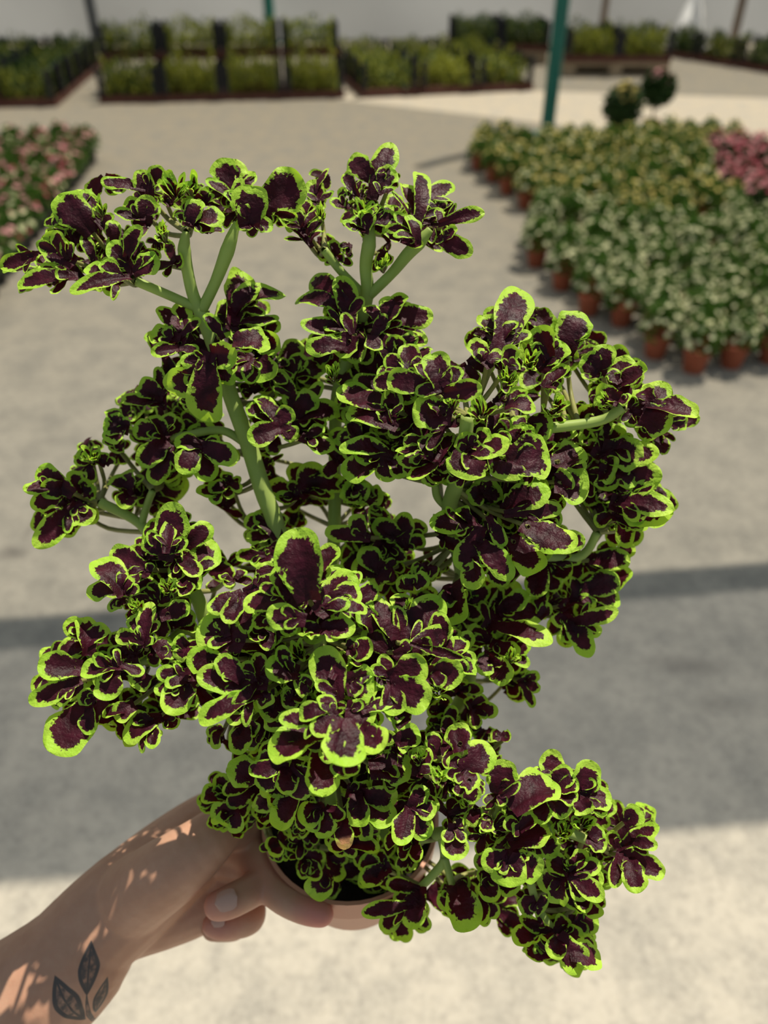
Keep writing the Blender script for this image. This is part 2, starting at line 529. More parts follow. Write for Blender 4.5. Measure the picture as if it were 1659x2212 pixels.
for (x, y) in spots:
    if inside((x, y), PINK_R):
        potted(x, y, 'rose', 'black', 'potted bedding plant densely covered in rosy pink flowers beside the cream block', 'rose pink flowers beside the cream block', 1.05)
        continue
    if n_ind >= 290:
        rest.append((x, y)); continue
    n_ind += 1
    yel = y > 4.75 + 0.35 * math.sin(3 * x)
    front = any(not inside((x + dx, y + dy), BED_R) for dx, dy in ((-.17, -.05), (0, -.17)))
    if rnd.random() < 0.03 and not front: continue          # gaps between plants
    if front:
        potted(x, y, 'yellow' if yel else 'cream', 'terra', 'terracotta pot with %s bedding flowers along the open edge of the flower block' % ('yellow' if yel else 'cream'),
               '%s flowers along the open edge' % ('yellow' if yel else 'cream'))
    elif yel:
        potted(x, y, 'yellow', 'terra', 'yellow-flowered bedding plant inside the far part of the flower block', 'yellow flowers in the far part of the block')
    else:
        potted(x, y, 'cream', 'terra', 'cream-flowered bedding plant in the dense middle of the flower block', 'cream flowers in the middle of the block')
if rest:
    mm = MB(); r = random.Random(99)
    for (x, y) in rest:
        for src, mi in ((POTS['terra'], 0), (FOL[r.randrange(5)], 1), (FLO['yellow'][r.randrange(4)], 2)):
            mm.add([(q.co.x + x, q.co.y + y, q.co.z) for q in src.vertices], [tuple(p.vertices) for p in src.polygons], mi)
    tag(link('far_flower_rows', mm.mesh('far_flower_rows', [M['pot_bg'], M['foliage'], M['yellow']])), 'furthest rows of yellow bedding flowers at the back of the block', 'potted plants', kind='stuff')

BED_L = [(-2.2, 6.25), (-1.86, 3.2), (-2.6, 3.0), (-4.2, 6.2)]
for i in range(-30, 30):
    for k in range(0, 40):
        u, v = i * SP, k * SP
        x, y = u * math.cos(R(6)) - v * math.sin(R(6)) - 1.90, u * math.sin(R(6)) + v * math.cos(R(6)) + 3.15
        if inside((x, y), BED_L) and visible(x, y, 0.15, 260):
            right = not inside((x + SP, y), BED_L)
            potted(x, y, 'pink', 'black', 'black pot of pink bedding flowers %s' % ('along the bare aisle edge of the pink block' if right else 'inside the pink flower block'),
                   'pink flowers along the aisle' if right else 'pink flowers inside the block', 1.0)

# two taller shrubs behind the flower block
def shrub(px, py_top, dist, h, rad, mats, label, n=900, flo=None):
    q = ray(px, py_top); t = dist / q.y
    o = empty('potted_shrub', (q.x * t, dist, 0))
    link('flower_pot', POTS['terra'], o, scale=(1.3, 1.3, 1.2))
    m = MB(); r = random.Random(px)
    for i in range(n):
        v = sphere_dir(r, -1); k = r.uniform(.05, 1) ** .4
        p = Vector((v.x * rad * k, v.y * rad * k, h - rad * 1.05 + v.z * rad * 1.05 * k))
        d = (v * 0.35 + Vector((r.uniform(-1, 1), r.uniform(-1, 1), r.uniform(-.4, .8)))).normalized()
        leaf_blade(m, p, d, (v + Vector((0.01, 0.02, 0.6)) - d * d.dot(v + Vector((0.01, 0.02, 0.6)))).normalized(), 0.06, 0.022, 0)
    link('foliage', m.mesh('foliage', mats[0]), o)
    m = MB(); m.tube([(0, 0, 0.07), (0, 0, h - rad)], 0.009, 7)
    link('trunk', m.mesh('trunk', M['brown_steel']), o)
    if flo:
        fm = flower_mesh('blossoms', [M[flo]], px + 1, rad * 0.8, rad * 1.05, 40, 0.024)
        link('blossoms', fm, o, loc=(0, 0, h - rad * 0.95 - 0.10))
    return tag(o, label, 'shrub')
shrub(1348, 215, 6.95, 0.40, 0.135, [M['foliage_dk']], 'round dark green potted shrub with yellow top behind the flower block', flo='yellow')
shrub(1420, 200, 7.12, 0.47, 0.115, [M['foliage_dk']], 'taller dark green potted shrub with pinkish top behind the flower block', flo='pink')

# ------------------------------------------------------------------ crates of bedding plants
CW, CD, CH = 0.60, 0.42, 0.30
def crate_meshes():
    m = MB()
    w, d = CW / 2, CD / 2
    m.box(-w, w, -d, d, 0, 0.012)
    for y in (-d, d - 0.012): m.box(-w, w, y, y + 0.012, 0.012, 0.065)
    for x in (-w, w - 0.012): m.box(x, x + 0.012, -d + 0.012, d - 0.012, 0.012, 0.065)
    tray = m.mesh('tray', M['tray_brown'])
    m = MB()
    m.box(-0.028, 0.028, -0.010, 0.010, 0, CH); m.box(-0.010, 0.010, -0.026, 0.026, 0, CH); m.box(-0.02, 0.02, -0.014, 0.014, CH, CH + 0.010)
    return tray, m.mesh('corner_post', M['crate'])
TRAY, CPOST = crate_meshes()
def seedlings(name, mats, seed, n=420, hh=0.24):
    r = random.Random(seed); m = MB()
    for i in range(n):
        x, y = r.uniform(-CW / 2 + .05, CW / 2 - .05), r.uniform(-CD / 2 + .045, CD / 2 - .045)
        z = r.uniform(0.03, hh) * (0.85 + 0.3 * math.sin(9 * x + seed) * math.sin(11 * y))
        d = Vector((r.uniform(-.8, .8), r.uniform(-.8, .8), r.uniform(.15, 1)))
        if abs(x) > CW / 2 - .11: d.x = -math.copysign(abs(d.x), x) * 0.6 if r.random() < .7 else 0.0      # stay inside the crate
        if abs(y) > CD / 2 - .10: d.y = -math.copysign(abs(d.y), y) * 0.6 if r.random() < .7 else 0.0
        d.normalize()
        leaf_blade(m, Vector((x, y, z + 0.01)), d, (Vector((0, 0.01, 1.0)) - d * d.z).normalized(), r.uniform(.045, .075), r.uniform(.011, .019), r.randrange(len(mats)))
    for i in range(40):
        x, y = r.uniform(-CW / 2 + .05, CW / 2 - .05), r.uniform(-CD / 2 + .05, CD / 2 - .05)
        m.tube([(x, y, 0.014), (x + r.uniform(-.02, .02), y, hh)], 0.003, 4, 0, False)
    return m.mesh(name, mats)
SEED = {'lt': [seedlings('seedlings', [M['foliage_lt'], M['foliage_md']], 70 + i) for i in range(4)],
        'md': [seedlings('seedlings', [M['foliage_md'], M['foliage_lt'], M['foliage_dk']], 80 + i) for i in range(3)],
        'dk': [seedlings('seedlings', [M['foliage_dk'], M['foliage_md']], 90 + i) for i in range(3)]}
def crate(x, y, z, rz, shade, where, group, grow=1.22):
    group = group + ' ' + shade
    o = empty('plant_crate', (x, y, z), rz)
    link('tray', TRAY, o)
    for sx in (-1, 1):
        for sy in (-1, 1):
            link('corner_post', CPOST, o, loc=(sx * (CW / 2 - 0.036), sy * (CD / 2 - 0.03), 0.012 if False else 0.0))
    tag(o, 'crate of %s plants ' % {'lt': 'yellow-green', 'md': 'olive green', 'dk': 'dark green'}[shade] + where, 'crate', group)
    tag(link('seedlings', rnd.choice(SEED[shade]), o, (0, 0, 0), (0, 0, rnd.choice((0, math.pi))), (1, 1, grow)), kind='stuff')
def block(origin, dirx, nx, ny, tiers, shade_f, where, group, z0=0.0, px=0.63, py=0.46):
    ox, oy = origin
    a = dirx
    for k in range(ny):
        for i in range(nx):
            u, v = (i + .5) * px, (k + .5) * py
            x, y = ox + u * math.cos(a) - v * math.sin(a), oy + u * math.sin(a) + v * math.cos(a)
            for t in range(tiers if k > 0 else 1):
                crate(x, y, z0 + t * (CH + 0.009), a + rnd.uniform(-.02, .02), shade_f(i, k, t),
                      where + ((', upper tier' if t else ', lower tier') if tiers > 1 else ''), group + ((' upper' if t else ' lower') if tiers > 1 else ''), 0.84 if tiers > 1 and k > 0 and t == 0 else 1.42 if tiers > 1 and k == 0 else 1.22)
a0, a1 = G(215, 226), G(757, 213)
block((a0.x, a0.y), math.atan2(a1.y - a0.y, a1.x - a0.x), 4, 2, 2, lambda i, k, t: 'md' if i == 0 or (i == 3 and t) else 'lt', 'in the two-tier stack across the aisle', 'two-tier crates', px=0.606)
a2, a3 = G(764, 213), G(1146, 196)
block((a2.x + 0.07, a2.y), math.atan2(a3.y - a2.y, a3.x - a2.x) + 0.0, 3, 4, 1, lambda i, k, t: 'lt' if (i + k) % 2 else 'md', 'in the low block right of the two-tier stack', 'low crates', z0=0.0)
b0 = G(112, 246)
block((b0.x - 2.55, b0.y + 0.05), R(6), 4, 6, 1, lambda i, k, t: 'dk' if (i + k) % 3 else 'md', 'in the dark block beyond the floor gap', 'dark crates', z0=0.0)
# pallets with crates
def pallet(x, y, rz, label):
    o = empty('pallet', (x, y, 0), rz)
    m = MB(); m.box(-0.6, 0.6, -0.049, 0.049, 0, 0.022); deck = m.mesh('deck_board', M['wood'])
    m = MB(); m.box(-0.07, 0.07, -0.049, 0.049, 0, 0.078); blk = m.mesh('pallet_block', M['wood'])
    for i in range(6): link('deck_board', deck, o, loc=(0, -0.35 + i * 0.14, 0.122))
    for sy in (-0.35, 0, 0.35):
        link('bottom_board', deck, o, loc=(0, sy, 0))
        link('stringer_board', deck, o, loc=(0, sy, 0.10))
        for sx in (-0.53, 0, 0.53): link('pallet_block', blk, o, loc=(sx, sy, 0.022))
    return tag(o, label, 'pallet')
p0 = G(1215, 166)
for i, (dx, dy, lb) in enumerate(((-0.62, 1.32, 'weathered wooden pallet of crates partly behind the green post'), (0.62, 0.42, 'weathered wooden pallet of crates beside the white film heap'))):
    x, y = p0.x + dx, p0.y + dy
    pallet(x, y, R(-2), lb)
    for k in range(2):
        for j in range(2):
            crate(x - 0.3 + 0.605 * j + rnd.uniform(-.01, .01), y - 0.21 + 0.43 * k, 0.146, R(-2), 'lt' if k == 0 and i else 'dk', 'on the wooden pallet ' + ('beside the film heap' if i else 'behind the green post'), 'pallet crates ' + ('by film' if i else 'by post'))
c0, c1 = G(1440, 112), G(1690, 152)
cl = math.hypot(c1.x - c0.x, c1.y - c0.y)
for i in range(4):
    t = (i * 0.64 + 0.42) / cl
    x, y = c0.x + (c1.x - c0.x) * t, c0.y + (c1.y - c0.y) * t
    crate(x - 0.1, y - 0.05, 0, math.atan2(c1.y - c0.y, c1.x - c0.x), 'md' if i % 2 else 'dk', 'in the slanting row at the side wall', 'slanting row crates')

# ------------------------------------------------------------------ the potted coleus
CROPS = {'A': (0, 280, 2.44), 'B': (600, 280, 3.456), 'C': (300, 560, 2.5136), 'D': (0, 780, 2.676), 'E': (700, 600, 2.023),
         'F': (0, 1100, 2.9625), 'G': (400, 1100, 2.676), 'H': (880, 1050, 2.676), 'I': (420, 1560, 3.072), 'J': (880, 1560, 2.860)}
# one leaf a line: view, nearer(+)/further(-) steps, base | lobe tips x,y,width (the first is the leading lobe)
LEAVES = """
A 0 790,385 | 735,210,95 855,195,80 530,275,75
A -1 1250,420 | 1240,158,120 1140,160,125 1335,220,85 1085,260,70
A 0 1270,430 | 1260,255,70 1180,330,60
A 0 1380,390 | 1598,262,200
A 1 1315,500 | 1330,293,165 1440,505,80 1225,375,65 1240,500,60
A -1 1420,420 | 1570,465,55
A 1 1000,510 | 1060,378,100 1185,470,120 1130,530,70 980,368,75 930,440,55 1040,455,70
A 0 490,540 | 312,348,170 455,318,100 270,485,80 235,500,60
A 0 550,520 | 440,312,85 600,450,60
A 0 770,490 | 770,345,100 650,390,100 600,430,70 690,480,60 840,400,60
A 1 390,710 | 225,565,140 365,590,70 300,530,80 190,600,60
A 0 235,650 | 0,725,80
A 1 410,770 | 98,830,115 210,715,75 290,770,60
A 2 690,775 | 370,862,90 560,872,75 450,730,110 530,700,80
A 1 705,755 | 580,590,95 690,570,90 842,690,120 740,505,80 820,650,60
A 0 500,710 | 440,550,60 510,560,45
A 0 600,600 | 590,475,75
A 0 930,700 | 800,760,60 970,690,70 870,580,60 880,780,50
A -1 900,400 | 860,360,60 960,310,80 900,300,70 1000,290,70
A -1 1080,400 | 1060,310,70 1110,330,70 1000,350,60
A -1 690,600 | 620,650,90 560,600,70
B 0 700,515 | 845,105,180 540,215,160 885,320,160 865,250,60 640,215,50
B 1 600,500 | 500,330,90 560,450,60
B 1 760,480 | 880,440,80 720,385,45
B 0 220,785 | 80,560,130 230,522,90 330,570,80 345,680,70 150,600,60
B -1 310,570 | 258,378,130 378,290,65 420,460,60
B 0 545,570 | 390,520,95 465,440,90 500,560,80
B 0 260,870 | 15,640,90 150,660,60 340,760,70
B 1 650,770 | 690,590,100 540,660,100 480,690,90 900,660,110 858,570,95 620,600,80 770,565,60 580,700,60
B 0 1015,805 | 1050,315,130 930,405,120 1310,410,120 1012,450,55 1280,550,65
B 1 1195,700 | 1540,620,105 1200,590,70
B 1 1185,815 | 1455,925,140 1340,735,90 1215,850,60
B 1 1045,850 | 960,645,110 860,795,80 870,620,75 800,740,70
B -1 450,960 | 395,830,85 560,1010,70 350,1010,50 500,960,60
B -1 800,900 | 760,1050,90 850,1000,80 700,1060,60
B -2 850,700 | 880,480,120 960,560,100 800,560,80
C 1 220,485 | 230,228,110 110,255,95 60,405,130 65,512,75 328,490,60 290,330,90
C 0 500,385 | 555,60,140 645,145,105 792,200,125 762,320,85
C -1 600,400 | 770,490,120 765,340,90
C 2 510,445 | 712,470,150
C 1 460,430 | 358,298,65
C 1 385,500 | 385,885,175 530,530,130 145,690,155 225,560,75
C 0 640,535 | 692,662,140
C 1 1150,400 | 1100,88,125 940,108,125 855,230,105 875,350,95 1010,250,85 1000,360,95
C 2 1160,410 | 1090,535,140 910,490,110 1110,290,60
C 1 1290,410 | 1450,188,115 1350,200,85 1598,310,125 1565,455,110 1490,560,115
C 2 1270,410 | 1350,305,75 1280,500,95 1240,255,75
C -1 1280,650 | 1200,515,110 1345,520,150 1450,575,80 1250,680,120
C 1 770,920 | 640,745,95 580,800,85 595,985,120 825,805,95 860,970,90
C 1 880,955 | 1060,1035,135 1000,905,70
C 0 870,865 | 850,715,130 740,600,85 960,735,115 1090,830,125 1000,670,75 930,885,60
C -1 800,700 | 850,430,115 1010,575,165 720,560,55 900,520,90
C -1 620,725 | 540,680,55 650,650,65 560,745,55 680,690,55
C -1 870,1290 | 980,1108,135 828,1110,110 695,1215,125 1055,1185,95 1140,1240,100 1060,1300,80 740,1300,80
C -1 470,1260 | 310,1265,85 420,1200,65 400,1325,65 510,1295,55 550,1180,45
C -1 690,1140 | 660,1060,55 785,1058,25 720,1080,45 690,1175,45
C -2 1200,800 | 1130,700,110 1090,600,90 1180,640,90 1060,780,80
C -2 1150,1250 | 1080,1200,90 1220,1190,100 1250,1290,110 1170,1330,90
C -2 1300,1330 | 1340,1270,80 1250,1330,80 1280,1390,80
C -1 150,1150 | 30,1040,90 110,1050,80 90,1190,110 200,1200,100
D 0 950,280 | 910,32,70 800,140,115 700,218,90 850,240,60
D 0 1110,240 | 1060,150,80 1140,135,80 1035,235,45 1060,275,45
D 0 970,465 | 870,320,80 765,400,115 797,595,125 1000,300,80 1050,340,80
D 0 985,480 | 885,712,115 970,645,95
D 1 1170,490 | 1010,470,115 1055,655,135 1200,698,140 1375,580,125 1270,455,65
D -1 1150,440 | 1240,370,150 1130,360,110
D 0 745,385 | 595,370,135 630,472,110 640,280,85 700,330,85
D -1 690,480 | 600,440,90 660,530,85
D 0 610,600 | 445,530,75 425,582,55 550,490,55 590,525,60 660,560,60
D 1 425,770 | 225,618,130 132,745,80 238,740,110 178,845,110
D 0 445,825 | 200,1078,135 385,962,115 525,938,115
D -1 480,760 | 400,640,80 520,700,90 560,760,80 480,640,60
D 0 755,775 | 740,632,105 625,700,90 825,665,90 700,850,105
D -1 845,800 | 1085,690,135 920,735,95 795,835,45
D -1 900,560 | 960,580,80 1000,650,80
D -1 1330,700 | 1210,760,90 1300,640,70 1240,830,70 1390,760,60
E 0 750,335 | 855,60,145 690,165,95 845,190,55
E 0 730,390 | 645,270,75 690,310,60 780,330,60
E -1 1050,330 | 1115,145,135 1155,235,65
E 0 940,405 | 1045,278,130 935,210,105 870,285,85 985,225,70
E 1 800,415 | 820,290,75 850,370,60
E 1 520,505 | 470,335,115 550,390,65 605,400,65 690,480,85 400,500,60
E 1 470,480 | 275,440,100
E 1 285,565 | 68,480,135
E 1 320,655 | 105,590,115 250,570,65 305,480,85
E 1 560,600 | 385,570,140 480,545,80
E 1 790,555 | 925,575,85 870,480,85
E 1 960,475 | 1065,385,85 1030,490,65
E 0 1200,425 | 1240,290,95 1130,350,95 1170,335,90 1205,440,80
E 0 1290,505 | 1310,345,120 1415,400,115 1240,400,65
E 1 1290,530 | 1185,515,95 1340,530,60
E 0 1400,575 | 1480,455,115 1635,605,115 1380,490,85
E 0 1390,590 | 1515,640,140
E -1 1280,600 | 1090,625,90 1140,655,80
E 2 630,765 | 600,680,90 725,665,90 812,718,120 745,780,65
E 3 640,785 | 600,878,160
E 2 520,805 | 320,745,115 325,810,95 370,882,95 440,690,65 555,675,65
E 1 520,830 | 530,895,95 450,880,80
E 1 300,795 | 140,735,115 85,870,140 255,888,95 345,875,85
E 0 310,760 | 65,750,80 210,700,80
E 2 800,800 | 990,785,180 800,888,140
E 1 830,720 | 935,690,110 870,640,110
E 0 860,690 | 920,615,125 1000,650,115 830,610,85
E 1 1000,815 | 1132,745,130
E 1 1010,885 | 1158,925,160 1080,860,95
E -1 1180,785 | 1300,655,95 1220,705,110 1395,790,135 1465,775,110
E -1 1200,840 | 1478,870,125 1275,855,115 1370,895,95 1245,935,105
E -1 1250,970 | 1525,1030,145 1440,925,100 1390,1075,95
E 0 850,950 | 985,925,135 900,880,90
E -1 1000,680 | 1080,650,120 1130,700,110 1010,740,100
E -1 700,700 | 760,640,100 680,620,90 640,640,80
E -1 700,950 | 650,900,110 760,900,110 630,970,80
E -2 150,950 | 90,900,120 200,900,110 260,960,110 190,980,80
F 0 1050,330 | 1120,-45,215 1000,110,120 920,190,115
F 1 1060,280 | 1090,65,95
F 0 1190,235 | 1348,95,125 1170,135,75
F 0 1165,480 | 1375,215,180 1395,335,80 1290,480,100
F 1 1165,470 | 1220,545,105 1150,500,60
F 0 965,405 | 715,258,130 965,340,55
F 1 800,545 | 620,335,180 555,540,125 800,400,65 850,440,85 890,490,65
F 0 800,580 | 690,640,80 740,640,80
F 1 1025,690 | 1215,610,115
F 1 920,885 | 960,590,115 830,690,105 745,800,95 840,820,85 910,735,75 985,830,65
F 1 1000,915 | 1110,855,155
F 0 560,935 | 530,695,140 425,705,115 690,750,115
F 1 520,1015 | 240,1000,170
F 2 785,1000 | 520,1050,125 600,925,75 740,895,45 665,1225,160 925,1050,75
F 1 520,1085 | 185,1235,125 380,1262,75
F 1 640,1195 | 310,1550,270 500,1185,100
F 0 860,1245 | 730,1335,120 655,1315,95
F 0 1040,1325 | 800,1485,160 980,1535,95 840,1325,90 1135,1400,95 910,1562,50
F 1 1240,1030 | 1060,1310,180 985,1165,95 1000,1040,100 1240,1265,75
F 0 1200,880 | 1150,975,105 1140,805,85 1070,940,70
F 0 940,1050 | 870,1150,120 820,1080,80
F -1 1300,900 | 1230,960,110 1180,870,100
F -1 1050,560 | 1000,520,80 1100,520,80 1060,620,80 960,560,70
G 2 720,525 | 650,112,240 812,318,115 882,215,125
G 2 640,565 | 545,312,150 335,535,170 430,450,70
G 3 700,640 | 470,600,140 560,560,60
G 2 760,605 | 975,375,180 1010,470,130 1055,590,95 830,500,45
G 2 780,690 | 985,690,125 885,755,115 690,725,105 640,700,90
G 1 340,770 | 70,680,215 200,565,85 130,600,65
G 0 480,850 | 330,620,190 440,640,130 280,800,90
G 2 480,1010 | 65,960,155 180,855,115 420,825,85 340,880,75
G 1 190,895 | 12,850,140
G 2 440,1060 | 85,1235,125 240,1130,115 255,1245,95 485,1140,95
G 1 350,1205 | 300,1420,120 420,1290,90
G 0 220,1260 | 185,1388,85 120,1290,60
G 0 1180,835 | 1480,510,200 1240,490,150 1060,510,130 1030,700,110
G 1 1210,850 | 1545,690,125 1300,760,70
G 1 1300,775 | 1615,865,55 1430,775,90
G 2 1190,1015 | 1140,835,85 1395,880,160 1415,1115,190 1205,1195,135 1070,915,65
G 2 1390,950 | 1610,940,160
G 2 880,1110 | 790,790,180 930,830,85
G 2 935,1010 | 1085,1000,180 1060,910,80
G 2 930,800 | 1090,815,135 980,750,70
G 2 660,945 | 462,915,150 545,790,85
G 2 700,1010 | 635,1040,115 720,960,80
G 3 865,1195 | 780,1078,95 662,1200,105 735,1300,115
G 3 860,1210 | 540,1210,100
G 4 920,1200 | 920,1492,235
G 3 770,1295 | 495,1450,210 535,1310,75
G 3 1005,1255 | 1150,1390,160
G 2 930,1155 | 1105,1190,160 1195,1110,75
G -1 1260,240 | 1270,15,115 1385,75,105 1392,180,85 1090,80,110 1180,165,85
G -1 1200,335 | 1060,400,190 1010,230,120 960,330,120 1150,300,100
G 0 1070,170 | 808,130,95 985,30,105
G -1 540,165 | 430,5,125 340,60,95 560,20,95 355,165,115
G -1 540,200 | 385,325,125 290,270,70 470,300,80
G -2 290,405 | 190,390,65 230,445,65 350,355,55 400,420,55
G -1 1540,420 | 1575,665,205 1490,560,100
G -1 1320,440 | 1220,420,90 1400,380,90 1300,380,80
G 1 560,1120 | 440,1200,130 520,1290,120 400,1120,80
G 1 620,1080 | 600,1160,90 700,1100,70 560,1060,80
G 0 1100,700 | 1000,560,130 1040,640,120
H 1 400,195 | 130,230,145 280,140,100
H 1 435,230 | 300,485,130 392,600,145 605,540,135
H 0 540,140 | 825,25,160 620,60,90
H 1 560,160 | 895,125,100
H 2 660,215 | 980,355,190
H 1 590,290 | 770,495,170
H 1 470,170 | 560,350,80 510,280,50
H -1 1190,85 | 1540,140,135 1420,30,100
H -1 1180,170 | 1395,235,95 1290,245,95 1090,230,80
H -1 1050,425 | 1290,430,125 1315,350,85 1180,325,95
H -1 890,710 | 1095,510,105 960,525,75 1220,545,135 1222,660,130 1090,690,95
H -1 895,730 | 1060,985,125 910,905,100 1220,720,90 1125,840,85 850,805,85
H -1 450,830 | 640,555,135 500,555,105 790,720,155 840,905,150 430,650,85 700,620,105
H -1 480,900 | 650,975,105 340,900,100 350,820,90
H -1 480,955 | 430,1095,115 605,1115,140
H -1 780,650 | 855,555,60 700,600,75 815,645,85
H -4 640,1140 | 760,1085,75 765,1185,65 730,1280,55
H -4 380,1290 | 340,1225,70 525,1300,85 400,1405,70 455,1215,70
H -4 200,1300 | 150,1250,70 250,1220,70 120,1330,80 280,1350,70
H -4 560,1060 | 660,1000,80 620,950,70 690,1060,60
H -4 300,1180 | 260,1130,70 360,1150,80 440,1180,70
H -3 540,1450 | 600,1440,70 480,1440,70
H -1 120,460 | 60,530,90 20,480,80 160,530,80
H -1 760,760 | 820,680,70 740,640,80
I 3 830,190 | 850,498,200
I 1 480,345 | 222,310,180
I 0 500,275 | 390,180,140
I 0 260,545 | 150,345,110 40,490,125 120,420,110 370,590,110
I 1 270,580 | 110,640,130 190,690,125 290,735,105
I 2 730,440 | 445,430,160 570,720,210
I 2 870,560 | 690,650,155 880,768,140 770,730,95 1000,640,85
I 1 680,420 | 600,420,100 500,560,120
I 1 1010,450 | 1185,490,140 1345,505,140 1100,690,140 1320,670,175
I 0 1100,600 | 1150,785,95 1210,800,90
I 3 985,640 | 1005,845,115
I 1 1165,305 | 1435,300,210 1330,180,120
I 2 1430,570 | 1545,435,105 1600,610,125 1545,775,125 1345,815,145
I 1 1330,135 | 1495,70,135 1420,180,90
I -1 560,790 | 470,830,85 540,900,95 610,740,75
I -2 850,830 | 680,990,115 770,985,75 620,840,80
I 0 885,965 | 760,1152,170
I -1 880,860 | 960,1060,120 1020,910,65
I 0 1300,960 | 1095,1055,125 1100,900,130 1200,860,90
I 0 1500,1085 | 1440,1370,155 1320,1200,125 1110,1265,95 1270,1070,90
I -1 1410,1200 | 1235,1380,115 1395,1450,120 1565,1375,90
I 0 1400,900 | 1470,965,105 1340,970,80
I -1 460,560 | 410,640,100 400,500,90 480,680,90
I -1 700,700 | 620,740,100 760,740,90 690,690,90
J 1 340,175 | 290,10,150
J 1 330,305 | 515,150,180 265,205,95 235,330,65
J 2 340,330 | 440,395,140 290,360,60
J 1 330,400 | 450,465,105 300,450,70
J 1 560,445 | 610,235,160 665,430,95
J 2 570,450 | 600,515,65 695,370,55
J 0 180,210 | 140,60,95
J 1 60,335 | 115,150,125 155,285,65
J 1 935,445 | 880,165,145 1015,335,65 1045,420,105 775,295,85
J 1 1060,465 | 1130,235,165 1265,490,145 1185,390,65 1235,565,75
J 2 1070,480 | 1110,570,115
J 2 640,535 | 895,370,230
J 2 690,665 | 785,570,85 600,600,85 650,660,75
J 1 625,745 | 870,640,180
J 1 620,780 | 640,1020,200 455,875,125 830,930,160
J 2 300,625 | 282,858,155 350,620,60
J 2 490,610 | 490,680,85
J 1 40,480 | 100,405,95 175,560,115 125,705,115
J 0 1110,710 | 1235,765,115 1195,640,95
J 0 1290,785 | 1555,640,95 1545,765,75 1250,670,75
J 0 1300,800 | 1590,940,125 1415,1058,135 1270,1025,85
J 0 1335,620 | 1445,540,115
J 1 1000,925 | 860,845,115 1110,800,95 1195,880,95 1215,985,115
J 1 1000,935 | 805,1005,135 940,1125,115 1095,1105,95 1215,1095,115
J 0 800,1110 | 690,1155,115 860,1150,115
J 0 920,1310 | 690,1215,95 655,1360,125 830,1340,85 985,1205,85 1085,1320,105
J 1 925,1325 | 1075,1535,175 885,1455,115 1195,1465,155
J -1 840,1380 | 800,1450,85 780,1400,60
J 0 1010,1110 | 1215,1180,105
J -1 1000,1230 | 1185,1240,125
J 0 285,1000 | 370,1298,200 195,1145,95
J -1 300,980 | 425,1095,115 390,1000,85
J -1 455,1060 | 460,1255,95 565,1195,85
J -1 500,920 | 510,1115,125 430,960,70
J -1 600,980 | 660,1070,120 560,1040,90
J 0 960,620 | 880,560,90 1000,700,90 920,700,90
J 0 430,560 | 350,520,90 470,560,60 380,640,90
J -1 160,420 | 60,420,90 200,440,90 120,480,90
"""
SPRIGS = """
A 930,330,95
A 870,560,60
A 1010,330,70
A 540,430,50
B 640,640,110
B 330,650,60
B 780,1020,70
C 1060,640,60
D 540,560,70
E 690,590,75
E 800,440,60
E 1010,570,80
E 900,370,50
E 1240,540,55
E 560,560,50
F 1080,510,65
F 880,640,55
G 660,840,70
G 1290,560,30
G 700,1030,50
H 600,1000,60
H 180,1180,80
I 1500,240,60
J 1080,640,90
J 380,500,70
J 950,680,70
J 990,900,45
J 200,330,60
"""
DEPTHS = [(100, 550, .41), (400, 480, .40), (550, 430, .395), (800, 450, .41), (950, 470, .40), (480, 700, .415), (400, 950, .43), (780, 680, .425),
          (620, 870, .43), (120, 1080, .43), (280, 1050, .44), (1000, 850, .375), (1350, 850, .395), (1300, 1000, .41), (1100, 1100, .405), (700, 1250, .365),
          (350, 1250, .395), (150, 1450, .39), (500, 1400, .38), (900, 1350, .38), (750, 1550, .37), (620, 1100, .44), (850, 1150, .43), (1100, 1300, .43),
          (1270, 1270, .44), (700, 1720, .405), (470, 1720, .43), (950, 1650, .39), (1050, 1800, .39), (1250, 1750, .395), (1380, 1830, .41), (1200, 2000, .42),
          (950, 1950, .43), (850, 1930, .44), (700, 1860, .45)]
def depth_at(x, y):
    s = w = 0.0
    for (a, b, d) in DEPTHS:
        k = 1.0 / ((a - x) ** 2 + (b - y) ** 2 + 400) ** 1.5
        s += k * d; w += k
    return s / w

POT_C = P(757, 1762, 0.505)                     # centre of the pot's rim
POT_H = 0.072
plant = empty('potted_coleus', (POT_C.x, POT_C.y, POT_C.z - POT_H))
tag(plant, 'potted coleus with lobed maroon leaves edged in lime green, held up by a hand', 'potted plant')
PB = Vector(plant.location)

m = MB()
m.lathe([(0.041, 0), (0.0535, POT_H - 0.022), (0.0565, POT_H - 0.021), (0.058, POT_H), (0.0555, POT_H), (0.053, POT_H - 0.02), (0.050, 0.05), (0.002, 0.05)], 48)
link('pot', m.mesh('pot', M['pot'], False), plant)
m = MB(); r = random.Random(3)
vs, fs = [(0, 0, POT_H - 0.012)], []
for k in range(1, 8):
    for i in range(28):
        a = 2 * math.pi * i / 28
        vs.append((0.0525 * k / 7 * math.cos(a), 0.0525 * k / 7 * math.sin(a), POT_H - 0.013 + r.uniform(-.002, .002)))
for i in range(28): fs.append((0, 1 + i, 1 + (i + 1) % 28))
for k in range(6):
    for i in range(28):
        j = (i + 1) % 28
        fs.append((1 + k * 28 + i, 1 + (k + 1) * 28 + i, 1 + (k + 1) * 28 + j, 1 + k * 28 + j))
m.add(vs, fs)
link('soil', m.mesh('soil', M['soil'], True), plant)

